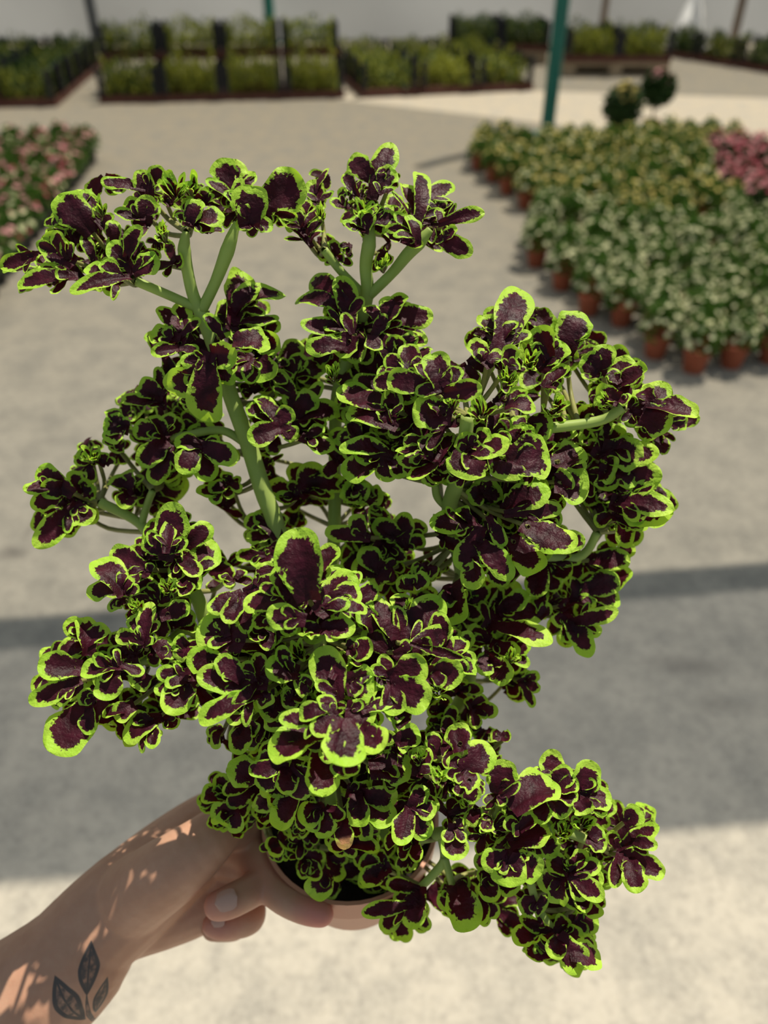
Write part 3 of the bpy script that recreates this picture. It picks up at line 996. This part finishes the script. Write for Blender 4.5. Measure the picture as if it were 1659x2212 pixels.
# stems: pixel x, y, depth, radius in mm
STEMS = [
    [(745, 1790, .515, 5), (690, 1650, .480, 5.5), (640, 1350, .452, 5.6), (600, 1150, .445, 5.4), (568, 1060, .440, 5.2), (535, 955, .436, 5.0), (500, 860, .430, 4.6), (470, 770, .425, 4.2), (440, 690, .420, 4.0), (418, 640, .416, 3.4), (406, 590, .410, 3.2), (398, 540, .405, 3.6), (402, 500, .400, 1.6)],
    [(436, 670, .418, 3.0), (465, 610, .412, 3.0), (490, 545, .405, 3.8), (500, 515, .402, 3.2), (512, 480, .400, 1.6)],
    [(425, 665, .418, 2.6), (370, 640, .415, 2.6), (295, 608, .412, 2.6)],
    [(690, 1650, .480, 4), (720, 1200, .470, 4), (725, 900, .458, 3.8), (740, 810, .452, 3.6), (770, 720, .440, 3.6), (793, 640, .428, 3.6), (790, 575, .418, 3.4), (797, 530, .410, 3.8), (803, 490, .408, 1.8)],
    [(795, 640, .428, 3.0), (845, 592, .418, 2.8), (880, 550, .410, 3.4), (905, 525, .405, 3.6), (930, 495, .402, 1.8)],
    [(790, 640, .430, 2.6), (740, 590, .424, 2.4), (700, 540, .416, 2.4)],
    [(775, 1790, .515, 5), (900, 1650, .490, 5), (1012, 1470, .475, 4.6), (1000, 1250, .450, 4.4), (972, 1110, .425, 4.6), (985, 1045, .405, 4.4), (1000, 980, .390, 4), (1010, 900, .380, 3.6)],
    [(970, 1100, .424, 2.2), (945, 1075, .418, 2.2), (940, 1045, .410, 2)],
    [(1000, 960, .395, 3), (1150, 930, .400, 3), (1290, 910, .402, 2.8), (1345, 880, .398, 2.6)],
    [(1000, 1250, .450, 3), (1100, 1200, .440, 3), (1245, 1205, .440, 2.6), (1290, 1150, .430, 2.4)],
    [(735, 1790, .515, 4.6), (620, 1700, .490, 5), (545, 1580, .465, 5), (470, 1420, .440, 4.2), (430, 1300, .425, 4), (400, 1250, .415, 3.6), (395, 1200, .408, 3)],
    [(470, 1420, .440, 3), (405, 1360, .425, 3), (330, 1420, .412, 2.6), (240, 1440, .405, 2.4)],
    [(440, 1310, .428, 3), (350, 1200, .440, 2.8), (300, 1130, .446, 2.8), (215, 1085, .442, 3)],
    [(305, 1135, .446, 2.2), (318, 1090, .444, 2.2), (330, 1060, .440, 2)],
    [(540, 965, .437, 2.6), (480, 930, .438, 2.4), (400, 940, .436, 2.2), (330, 950, .438, 2)],
    [(750, 1790, .515, 4), (735, 1700, .47, 4), (700, 1500, .41, 3.8), (690, 1360, .385, 3.2)],
    [(640, 1350, .452, 3), (580, 1200, .455, 2.6), (560, 1150, .452, 2.4)],
    [(770, 1790, .515, 4.2), (870, 1810, .465, 4), (955, 1800, .430, 3.8), (1060, 1780, .412, 3.4), (1200, 1790, .408, 3), (1300, 1830, .415, 2.4)],
    [(955, 1805, .430, 3), (960, 1855, .432, 2.6), (935, 1890, .436, 2.4), (910, 1915, .438, 2.2)],
    [(960, 1850, .430, 2.2), (975, 1905, .434, 2), (980, 1930, .436, 1.8)],
    [(1130, 1800, .412, 2.4), (1145, 1900, .420, 2.2), (1165, 1965, .424, 2.2), (1205, 2020, .426, 2)],
    [(1060, 1780, .412, 3), (1090, 1720, .405, 2.6), (1200, 1740, .400, 2.4)],
    [(770, 1820, .51, 3), (900, 1700, .44, 3), (1000, 1680, .41, 2.6)],
    [(730, 1825, .515, 3), (700, 1840, .47, 2.2), (690, 1830, .455, 2)],
    [(720, 1820, .515, 3), (600, 1780, .47, 2.6), (510, 1740, .445, 2.2)],
]
SKEL = []
for st in STEMS:
    ctl = [P(x, y, d) - PB for x, y, d, _ in st]
    pts = catmull(ctl, 6)
    rad = []
    for i in range(len(st) - 1):
        for s in range(6): rad.append((st[i][3] + (st[i + 1][3] - st[i][3]) * s / 6) / 1000)
    rad.append(st[-1][3] / 1000)
    m = MB(); m.tube(pts, rad, 8)
    link('stem', m.mesh('stem', M['stem'], True), plant)
    SKEL += pts

def smooth(a, b, t):
    t = max(0.0, min(1.0, (t - a) / (b - a)))
    return t * t * (3 - 2 * t)
NT, NV = 15, 9
def lobe(vs, fs, mg, S, T, nrm, hw, r, thr):
    """one spatulate leaf lobe from S to T, half width hw"""
    L = (T - S).length
    if L < 1e-4: return
    tan = (T - S) / L
    n = (nrm - tan * nrm.dot(tan)).normalized()
    n = Matrix.Rotation(r.uniform(-.40, .40), 3, tan) @ n
    bow = n * (L * r.uniform(-0.06, 0.20))
    mid = (S + T) * 0.5 + bow * 2
    neck = min(0.85, 0.30 + 0.30 * hw * 2 / L)
    cup = r.uniform(-0.05, 0.38)
    ph, fq = r.uniform(0, 6.3), r.uniform(7, 13)
    ruf = r.uniform(0.05, 0.20)
    ph2, fq2, sc = r.uniform(0, 6.3), r.uniform(9, 16), r.uniform(0.03, 0.085)
    skew = r.uniform(-0.12, 0.12)
    pk = r.uniform(0.56, 0.66)
    curl = r.uniform(-0.10, 0.22)
    k0 = len(vs)
    for i in range(NT):
        q = i / (NT - 1)
        t = math.sin(q * math.pi / 2) ** 0.9 if q > 0 else 0.0
        p = S * (1 - t) ** 2 + mid * (2 * t * (1 - t)) + T * t * t
        d = (S * (-2 * (1 - t)) + mid * (2 - 4 * t) + T * (2 * t)).normalized()
        b = n.cross(d).normalized() * -1.0
        nn = b.cross(d) * -1.0
        if nn.dot(n) < 0: nn = -nn
        if t < pk: wf = neck + (1 - neck) * smooth(0, pk, t)
        else: wf = math.sqrt(max(0.0, 1 - ((t - pk) / (1 - pk)) ** 2.3))
        w = hw * wf
        for j in range(NV):
            v = -1 + 2 * j / (NV - 1)
            v = math.copysign(abs(v) ** 0.85, v)
            a = abs(v)
            ww = w * (1 + sc * math.sin(fq2 * t + ph2 + v) * a)
            off = cup * v * v * w + ruf * hw * math.sin(fq * t + ph + (1.7 if v > 0 else 0)) * a ** 3 * min(1, wf * 1.5)
            off -= curl * hw * max(0, a - 0.7) * 2 * wf
            off -= 0.08 * hw * math.exp(-(v * 6) ** 2)             # midrib groove
            off += curl * hw * 0.6 * smooth(0.8, 1, t)
            vs.append(p + b * (v * ww + skew * w * 0.4 * math.sin(t * 3.1)) + nn * off)
            dist = min((1 - a) * w, (1 - t) * L * 1.0) / hw
            mg.append(dist - thr * (0.30 * smooth(0.45, 0.95, t) + 0.10 * smooth(0.3, 0.6, t) + 0.07) + 0.25 * (1 - smooth(0.05, 0.25, t)))
    for i in range(NT - 1):
        for j in range(NV - 1):
            c = k0 + i * NV + j
            fs.append((c, c + NV, c + NV + 1, c + 1))

def fix_winding(vs, fs, nrm):
    out = []
    for f in fs:
        a, b, c = vs[f[0]], vs[f[1]], vs[f[2]]
        d = vs[f[3]] if len(f) > 3 else a
        nn = (c - a).cross(d - b)
        out.append(f if nn.dot(nrm) >= 0 else tuple(reversed(f)))
    return out

def build_leaf(name, bx, by, D, tips, r, petiole=True, thr=1.0, young=False):
    B = P(bx, by, D)
    toc = (CAM - B).normalized()
    mx = sum(t[0] for t in tips) / len(tips) - bx
    my = sum(t[1] for t in tips) / len(tips) - by
    out = RIGHT * mx - UP * my
    out = out.normalized() if out.length > 1 else Vector((0, 0, 0))
    nrm = toc * 0.72 + Vector((0, 0, 0.50)) + out * 0.10 + Vector((r.gauss(0, .2), r.gauss(0, .2), r.gauss(0, .15)))
    nrm.normalize()
    if nrm.dot(toc) < 0.5: nrm = (nrm + toc * 0.6).normalized()
    vs, fs, mg = [], [], []
    first = None
    lead = None
    for k, (tx, ty, w) in enumerate(tips):
        q = ray(tx, ty)
        t = (B - CAM).dot(nrm) / q.dot(nrm)
        t = max(D - 0.035, min(D + 0.030, t))
        T = CAM + q * t
        ln = (T - B).length
        T = CAM + q * (t - ln * r.uniform(-0.22, 0.30))
        if k == 0: lead = T - B
        S = B.copy()
        if k > 0:
            f = max(0.0, min(0.5, (T - B).dot(lead) / lead.length_squared * 0.45))
            S = B + lead * f
        # lift each lobe a little so that neighbours do not share a plane
        S = S + nrm * (0.0004 * ((k * 7) % 5 - 2))
        hw = w * 0.57 * t / F_PX
        lobe(vs, fs, mg, S - B, T - B, nrm, hw, r, thr)
        if w > 26:                                  # small rounded side lobes on the neck
            for sd in (-1, 1):
                if r.random() < 0.42:
                    ax = T - S
                    sv = nrm.cross(ax).normalized() * (sd * ax.length * r.uniform(.26, .36))
                    s0 = S + ax * r.uniform(.12, .3)
                    t0 = s0 + sv + ax * r.uniform(.22, .36) + nrm * (ax.length * r.uniform(.02, .12))
                    lobe(vs, fs, mg, s0 - B, t0 - B, nrm, hw * r.uniform(.34, .48), r, thr)
    fs = fix_winding(vs, fs, nrm)
    nf = len(fs)
    mi = [0] * nf
    if petiole:
        bl = B - PB
        near = min(SKEL, key=lambda s: (s - bl).length + (0.05 if s.z > bl.z + 0.004 else 0.0))
        if (near - bl).length < 0.060:
            m = MB()
            p1 = Vector((0, 0, 0)); p3 = near - bl
            p2 = p3 * 0.45 - nrm * 0.006 - toc * 0.016
            ll = lead.normalized() * 0.004
            m.tube(catmull([p1 + ll - nrm * .0005, p2, p3], 4), [0.0011, 0.0012, 0.0013, 0.0013, 0.0014, 0.0014, 0.0015, 0.0015, 0.0016], 6, 1, False)
            k = len(vs)
            vs += [Vector(p) for p in m.v]; fs += [tuple(i + k for i in f) for f in m.f]
            mi += [1] * len(m.f); mg += [0.0] * len(m.v)
    me = bpy.data.meshes.new(name)
    me.from_pydata([tuple(p) for p in vs], [], fs)
    me.materials.append(M['leaf']); me.materials.append(M['petiole'])
    me.polygons.foreach_set('material_index', mi)
    me.polygons.foreach_set('use_smooth', [True] * len(fs))
    at = me.attributes.new('margin', 'FLOAT', 'POINT')
    at.data.foreach_set('value', mg)
    me.update()
    return link(name, me, plant, B - PB)

lr = random.Random(21)
ALL = []
n_leaf = 0
for line in LEAVES.strip().splitlines():
    head, tail = line.split('|')
    c, z, b = head.split()
    ox, oy, s = CROPS[c]
    bx, by = [float(q) for q in b.split(',')]
    bx, by = bx / s + ox, by / s + oy
    tips = []
    for t in tail.split():
        x, y, w = [float(q) for q in t.split(',')]
        tips.append((x / s + ox, y / s + oy, w / s))
    D = depth_at(bx, by) - 0.010 * int(z)
    o = build_leaf('leaf', bx, by, D, tips, lr, thr=lr.uniform(.8, 1.3))
    if line.startswith('I 3 985,640'):              # the one leaf with a withered tip
        far = max((v.co.copy() for v in o.data.vertices), key=lambda q: q.dot(-UP))
        o.data.attributes.new('dry', 'FLOAT', 'POINT').data.foreach_set('value', [smooth(.60, .80, v.co.dot(far) / far.length_squared) for v in o.data.vertices])
        o['label'] = 'leaf with a withered brown tip'
    n_leaf += 1
    ALL.append((bx, by, D, tips))

# leaves further inside the plant, seen between the outer ones
def covered(x, y, tol=4):
    for bx, by, D, tips in ALL:
        for tx, ty, w in tips:
            dx, dy = tx - bx, ty - by
            t = max(0.1, min(0.82, ((x - bx) * dx + (y - by) * dy) / (dx * dx + dy * dy + 1e-6)))
            if math.hypot(x - bx - dx * t, y - by - dy * t) < w * 0.5 + tol: return True
    return False
GAPS = [(590, 575, 75), (620, 660, 28), (665, 1005, 38), (890, 1080, 42), (445, 1105, 26), (965, 720, 36), (500, 1130, 24), (845, 590, 12),
        (1160, 905, 14), (470, 1250, 10), (960, 1870, 16), (250, 1030, 10), (235, 930, 18), (1250, 930, 14), (640, 560, 30), (600, 1000, 14),
        (1010, 1160, 8), (1140, 1690, 8), (1395, 1840, 14), (320, 1360, 9), (1110, 905, 10), (360, 640, 14), (640, 900, 10), (730, 1020, 22)]
def in_gap(x, y):
    return any(math.hypot(x - a, y - b) < c for a, b, c in GAPS)
fr = random.Random(5)
parts, inner = 0, []
for rep in range(2):
    cand = list(ALL)
    fr.shuffle(cand)
    for bx, by, D, tips in cand:
        k = fr.choice(tips)
        f = fr.uniform(-.2, .9)
        x, y = bx + (k[0] - bx) * f + fr.uniform(-28, 28), by + (k[1] - by) * f + fr.uniform(-28, 28)
        top = y < 620
        L = max(36, min(82, sum(math.hypot(t[0] - bx, t[1] - by) for t in tips) / len(tips) * 0.9)) * (0.7 if top else 1)
        if in_gap(x, y): continue
        a0 = fr.uniform(0, 6.28)
        tp = []
        for k in range(7):
            a = a0 + (k - 3) * 0.58 + fr.uniform(-.15, .15)
            l = L * fr.uniform(.75, 1.15)
            tx, ty = x + l * math.cos(a), y + l * math.sin(a)
            if covered(tx, ty, 2 if top else 6) and not in_gap(tx, ty): tp.append((tx, ty, L * fr.uniform(.42, .6)))
        if len(tp) >= 3:
            tp.sort(key=lambda q: -math.hypot(q[0] - x, q[1] - y))
            dd = D + (fr.uniform(.010, .025) if top else fr.uniform(.014, .050))
            if x < 690 and y > 1660: dd = min(dd, 0.448)          # in front of the hand
            o = build_leaf('leaf', x, y, dd, tp, fr, thr=fr.uniform(.55, .95), petiole=not top)
            if n_leaf < 299: n_leaf += 1
            else: inner.append(o)
# past 300 the inner leaves are joined into one part
vs, fs, mi, mg = [], [], [], []
for o in inner:
    me = o.data; k = len(vs)
    vs += [tuple(v.co + o.location) for v in me.vertices]
    fs += [tuple(i + k for i in p.vertices) for p in me.polygons]
    mi += [p.material_index for p in me.polygons]
    mg += [a.value for a in me.attributes['margin'].data]
    bpy.data.objects.remove(o); bpy.data.meshes.remove(me)
if vs:
    me = bpy.data.meshes.new('inner_leaves')
    me.from_pydata(vs, [], fs)
    me.materials.append(M['leaf']); me.materials.append(M['petiole'])
    me.polygons.foreach_set('material_index', mi)
    me.polygons.foreach_set('use_smooth', [True] * len(fs))
    me.attributes.new('margin', 'FLOAT', 'POINT').data.foreach_set('value', mg)
    tag(link('inner_leaves', me, plant), kind='stuff')
print('inner', len(inner))

# crinkled young shoots at the growing tips
sr = random.Random(8)
for line in SPRIGS.strip().splitlines():
    c, b = line.split()
    ox, oy, s = CROPS[c]
    x, y, rad = [float(q) for q in b.split(',')]
    x, y, rad = x / s + ox, y / s + oy, rad / s
    D = depth_at(x, y) - 0.006
    B = P(x, y, D)
    toc = (CAM - B).normalized()
    ax = (toc * 0.6 + Vector((0, 0, .7))).normalized()
    vs, fs, mg = [], [], []
    for k in range(17):
        a = sr.uniform(0, 6.28)
        rr = rad * sr.uniform(.35, 1.0)
        u = ax.orthogonal().normalized(); v = ax.cross(u)
        dr = u * math.cos(a) + v * math.sin(a)
        Rm = rr * D / F_PX
        S = dr * Rm * sr.uniform(.1, .4) - ax * 0.004
        T = dr * Rm + ax * sr.uniform(-.002, .010)
        nn = (ax * 0.8 - dr * 0.5 + Vector((sr.gauss(0, .2), sr.gauss(0, .2), 0))).normalized()
        v1, f1, m1 = [], [], []
        lobe(v1, f1, m1, S, T, nn, Rm * sr.uniform(.24, .40), sr, 2.1)
        f1 = fix_winding(v1, f1, nn)
        k0 = len(vs)
        vs += v1; mg += m1; fs += [tuple(i + k0 for i in f) for f in f1]
    me = bpy.data.meshes.new('young_shoot')
    me.from_pydata([tuple(p) for p in vs], [], fs)
    me.materials.append(M['leaf'])
    me.polygons.foreach_set('use_smooth', [True] * len(fs))
    at = me.attributes.new('margin', 'FLOAT', 'POINT'); at.data.foreach_set('value', mg)
    link('young_shoot', me, plant, B - PB)
print('leaves', n_leaf)

# ------------------------------------------------------------------ the hand and forearm
def skin_material():
    m, nt, out = new_mat('skin')
    tc = N(nt, 'ShaderNodeTexCoord'); o = tc.outputs['Object']
    n1 = noise(nt, 40, 3, 0.6, o); n2 = noise(nt, 300, 3, 0.6, o)
    col = mixc(nt, maprange(nt, n1, 0.3, 0.7), (0.44, 0.235, 0.15), (0.53, 0.305, 0.205))
    col = mixc(nt, maprange(nt, n2, 0.35, 0.7, 0, 0.2), col, (0.45, 0.20, 0.13))
    pk = N(nt, 'ShaderNodeAttribute', attribute_name='pink')
    col = mixc(nt, pk.outputs['Fac'], col, (0.60, 0.215, 0.165))
    # leaf-spray tattoo on the inner wrist, laid out in the arm's own plane
    c0 = P(147, 2148, 0.452) - HAND_O
    u = RIGHT; w = UP
    def dotn(vec):
        d = N(nt, 'ShaderNodeVectorMath', operation='DOT_PRODUCT')
        s = N(nt, 'ShaderNodeVectorMath', operation='SUBTRACT')
        nt.links.new(o, s.inputs[0]); s.inputs[1].default_value = c0
        nt.links.new(s.outputs[0], d.inputs[0]); d.inputs[1].default_value = vec
        return d.outputs['Value']
    sc = 0.452 / F_PX
    X = math_n(nt, 'DIVIDE', dotn(u), sc); Y = math_n(nt, 'DIVIDE', dotn(w), -sc)       # tattoo coordinates
    wob = noise(nt, 220, 2, 0.5, o)
    mask = None
    for (x0, y0, x1, y1, hw) in ((196, 2026, 191, 2142, 20), (128, 2086, 180, 2208, 25), (226, 2118, 196, 2204, 11), (191, 2130, 184, 2260, 4)):
        cx, cy = (x0 + x1) / 2 - 165, (y0 + y1) / 2 - 2115
        L = math.hypot(x1 - x0, y1 - y0); ax, ay = (x1 - x0) / L, (y1 - y0) / L
        dx = math_n(nt, 'SUBTRACT', X, cx); dy = math_n(nt, 'SUBTRACT', Y, cy)
        a = math_n(nt, 'ADD', math_n(nt, 'MULTIPLY', dx, ax), math_n(nt, 'MULTIPLY', dy, ay))
        b = math_n(nt, 'ABSOLUTE', math_n(nt, 'SUBTRACT', math_n(nt, 'MULTIPLY', dx, -ay), math_n(nt, 'MULTIPLY', dy, -ax)))
        an = math_n(nt, 'ABSOLUTE', math_n(nt, 'DIVIDE', a, L / 2))
        bn = math_n(nt, 'DIVIDE', b, hw)
        e = math_n(nt, 'ADD', math_n(nt, 'POWER', an, 1.6), bn)               # 1 on the outline
        ring = maprange(nt, math_n(nt, 'ABSOLUTE', math_n(nt, 'SUBTRACT', e, 0.82)), 0.14, 0.24, 1, 0)
        vein = math_n(nt, 'MULTIPLY', maprange(nt, bn, 0.06, 0.16, 1, 0), maprange(nt, an, 0.85, 1.0, 1, 0))
        fill = math_n(nt, 'MULTIPLY', maprange(nt, e, 0.8, 0.9, 1, 0), maprange(nt, wob, 0.36, 0.58, 0.35, 0.95))
        k = math_n(nt, 'MAXIMUM', math_n(nt, 'MAXIMUM', ring, vein), fill)
        mask = k if mask is None else math_n(nt, 'MAXIMUM', mask, k)
    geo = N(nt, 'ShaderNodeNewGeometry')
    dn = N(nt, 'ShaderNodeVectorMath', operation='DOT_PRODUCT')
    nt.links.new(geo.outputs['Normal'], dn.inputs[0]); dn.inputs[1].default_value = -FWD
    mask = math_n(nt, 'MULTIPLY', mask, maprange(nt, dn.outputs['Value'], 0.0, 0.2))    # printed on one side of the arm only
    col = mixc(nt, math_n(nt, 'MULTIPLY', mask, 0.9), col, (0.035, 0.045, 0.05))
    b = N(nt, 'ShaderNodeBsdfPrincipled')
    nt.links.new(col, b.inputs['Base Color'])
    b.inputs['Roughness'].default_value = 0.48
    b.inputs['Specular IOR Level'].default_value = 0.35
    b.inputs['Subsurface Weight'].default_value = 0.12
    b.inputs['Subsurface Radius'].default_value = (0.006, 0.002, 0.001)
    b.inputs['Subsurface Scale'].default_value = 0.5
    bp = N(nt, 'ShaderNodeBump'); bp.inputs['Strength'].default_value = 0.15; bp.inputs['Distance'].default_value = 0.0008
    nt.links.new(n2, bp.inputs['Height']); nt.links.new(bp.outputs[0], b.inputs['Normal'])
    nt.links.new(b.outputs[0], out.inputs[0])
    return m

HAND_O = P(300, 1930, 0.50)
# chains of (pixel x, y, depth, radius in pixels)
HAND = [
    [(-330, 2430, .50, 165), (-116, 2278, .49, 152), (120, 2108, .490, 128), (199, 2015, .495, 108), (280, 1940, .50, 105)],      # forearm, wrist
    [(280, 1940, .50, 105), (370, 1862, .515, 95), (450, 1800, .530, 85)],                                                      # back of the palm
    [(275, 1985, .505, 84), (380, 1965, .522, 70), (450, 1940, .527, 64)],                                                       # heel of the palm
    [(290, 1935, .488, 84), (366, 1882, .474, 76), (428, 1834, .472, 64), (480, 1788, .483, 50)],                              # ball of the thumb
    'thumb',
    [(450, 1810, .525, 60), (520, 1830, .508, 44), (590, 1880, .490, 36), (650, 1930, .472, 31), (698, 1964, .462, 27)],        # index finger across the pot
    [(460, 1840, .525, 55), (545, 1872, .505, 38), (556, 1912, .482, 35), (502, 1945, .466, 36), (472, 1956, .466, 32)],        # middle finger curled into the palm
    [(450, 1880, .530, 50), (530, 1945, .515, 33), (540, 1985, .500, 31), (490, 2000, .488, 29), (462, 1998, .488, 26)],         # ring finger
    [(430, 1910, .535, 46), (500, 1985, .535, 28), (505, 2005, .522, 26), (460, 2008, .510, 24)],                               # little finger
]
def pot_point(deg, z, r_mm):
    """a point beside the pot's outer wall for a finger of that radius"""
    rad = 0.041 + 0.0165 * z / POT_H + r_mm / 1000 - 0.001
    q = PB + Vector((rad * math.cos(R(deg)), rad * math.sin(R(deg)), z))
    x, y, d = to_px(q)
    return (x, y, d, r_mm / 1000 / d * F_PX)
# thumb: from its ball round the far side of the pot, just under the rim
HAND[HAND.index('thumb')] = [(480, 1788, .483, 50), pot_point(176, 0.055, 13.0), pot_point(152, 0.052, 11.5), pot_point(128, 0.050, 10.0), pot_point(110, 0.049, 9.0)]
def keep_out(q, r):
    """push a finger's centre line out to the pot's outer wall"""
    g = q + HAND_O - PB
    if -r < g.z < POT_H + r * 0.8:
        rad = 0.041 + 0.0165 * max(0.0, min(1.0, g.z / POT_H)) + r - 0.0012
        h = math.hypot(g.x, g.y)
        if h < rad: g = Vector((g.x / h * rad, g.y / h * rad, g.z))
    return g + PB - HAND_O
bm = bmesh.new()
def round_cone(bm, a, b, ra, rb):
    """hull of two spheres, closed"""
    d = b - a
    L = d.length
    q = d.to_track_quat('Z', 'Y').to_matrix()
    n, rings = 18, []
    prof = []
    for k in range(1, 6):
        th = math.pi - k * math.pi / 10
        prof.append((ra * math.sin(th), ra * math.cos(th)))
    for k in range(5, 10):
        th = math.pi / 2 - (k - 5) * math.pi / 10
        prof.append((rb * math.sin(th), L + rb * math.cos(th)))
    s = bm.verts.new(a + q @ Vector((0, 0, -ra)))
    for rr, z in prof:
        rings.append([bm.verts.new(a + q @ Vector((rr * math.cos(2 * math.pi * i / n), rr * math.sin(2 * math.pi * i / n), z))) for i in range(n)])
    e = bm.verts.new(a + q @ Vector((0, 0, L + rb)))
    for i in range(n):
        j = (i + 1) % n
        bm.faces.new((s, rings[0][j], rings[0][i]))
        for k in range(len(rings) - 1):
            bm.faces.new((rings[k][i], rings[k][j], rings[k + 1][j], rings[k + 1][i]))
        bm.faces.new((e, rings[-1][i], rings[-1][j]))
for ch in HAND:
    pts = [P(x, y, d) - HAND_O for x, y, d, _ in ch]
    rads = [rr * d / F_PX for x, y, d, rr in ch]
    sm = catmull(pts, 4)
    rs = []
    for i in range(len(ch) - 1):
        for s in range(4): rs.append(rads[i] + (rads[i + 1] - rads[i]) * s / 4)
    rs.append(rads[-1])
    sm = [keep_out(q, w) for q, w in zip(sm, rs)]
    for i in range(len(sm) - 1):
        round_cone(bm, sm[i], sm[i + 1], rs[i], rs[i + 1])
me = bpy.data.meshes.new('person'); bm.to_mesh(me); bm.free()
person = link('person', me, None, HAND_O)
md = person.modifiers.new('remesh', 'REMESH'); md.mode = 'VOXEL'; md.voxel_size = 0.0014; md.use_smooth_shade = True
md2 = person.modifiers.new('smooth', 'SMOOTH'); md2.factor = 0.5; md2.iterations = 9
dg = bpy.context.evaluated_depsgraph_get()
me2 = bpy.data.meshes.new_from_object(person.evaluated_get(dg))
person.modifiers.clear()
person.data = me2
me2.materials.clear()
me2.materials.append(skin_material())
me2.polygons.foreach_set('use_smooth', [True] * len(me2.polygons))
co = np.empty(len(me2.vertices) * 3); me2.vertices.foreach_get('co', co); co = co.reshape(-1, 3)
pinkv = np.zeros(len(co))
for (x, y, d, rr, k) in ((702, 1968, .458, 0.014, .9), (470, 1960, .465, 0.012, .5), (465, 2000, .485, 0.012, .45), (556, 1905, .48, .012, .3)):
    c = np.array(P(x, y, d) - HAND_O)
    pinkv = np.maximum(pinkv, k * np.clip(1.6 - np.linalg.norm(co - c, axis=1) / rr, 0, 1))
at = me2.attributes.new('pink', 'FLOAT', 'POINT'); at.data.foreach_set('value', pinkv)
tag(person, 'bare left forearm and hand with a leaf tattoo on the wrist, holding the plant pot', 'person')
# fingernails
def nail(x, y, d, along, lift, L, Wd):
    c = P(x, y, d) - HAND_O
    a = along.normalized(); n = (lift - a * lift.dot(a)).normalized(); b = n.cross(a)
    m = MB(); vs, fs = [], []
    for i in range(9):
        for j in range(7):
            s, t = -1 + 2 * i / 8, -1 + 2 * j / 6
            e = math.sqrt(max(0, 1 - abs(s) ** 3.2)) * 0.98 + 0.02
            vs.append(c + a * (s * L) + b * (t * e * Wd) + n * (-(t * e) ** 2 * Wd * 0.42 - s * s * L * 0.10))
    for i in range(8):
        for j in range(6):
            k = i * 7 + j
            fs.append((k, k + 7, k + 8, k + 1))
    m.add(vs, fs)
    link('fingernail', m.mesh('fingernail', M['nail'], True), person)
M['nail'] = simple('fingernail', (0.47, 0.28, 0.215), 0.3, 0.06, 60, 0.5)
nail(487, 1945, .4555, P(500, 1945, .468) - P(440, 1965, .470), -FWD + UP * 0.55, 0.0074, 0.0060)
nail(470, 1988, .4800, P(500, 1990, .48) - P(440, 2005, .482), -FWD + UP * 0.5, 0.0048, 0.0042)
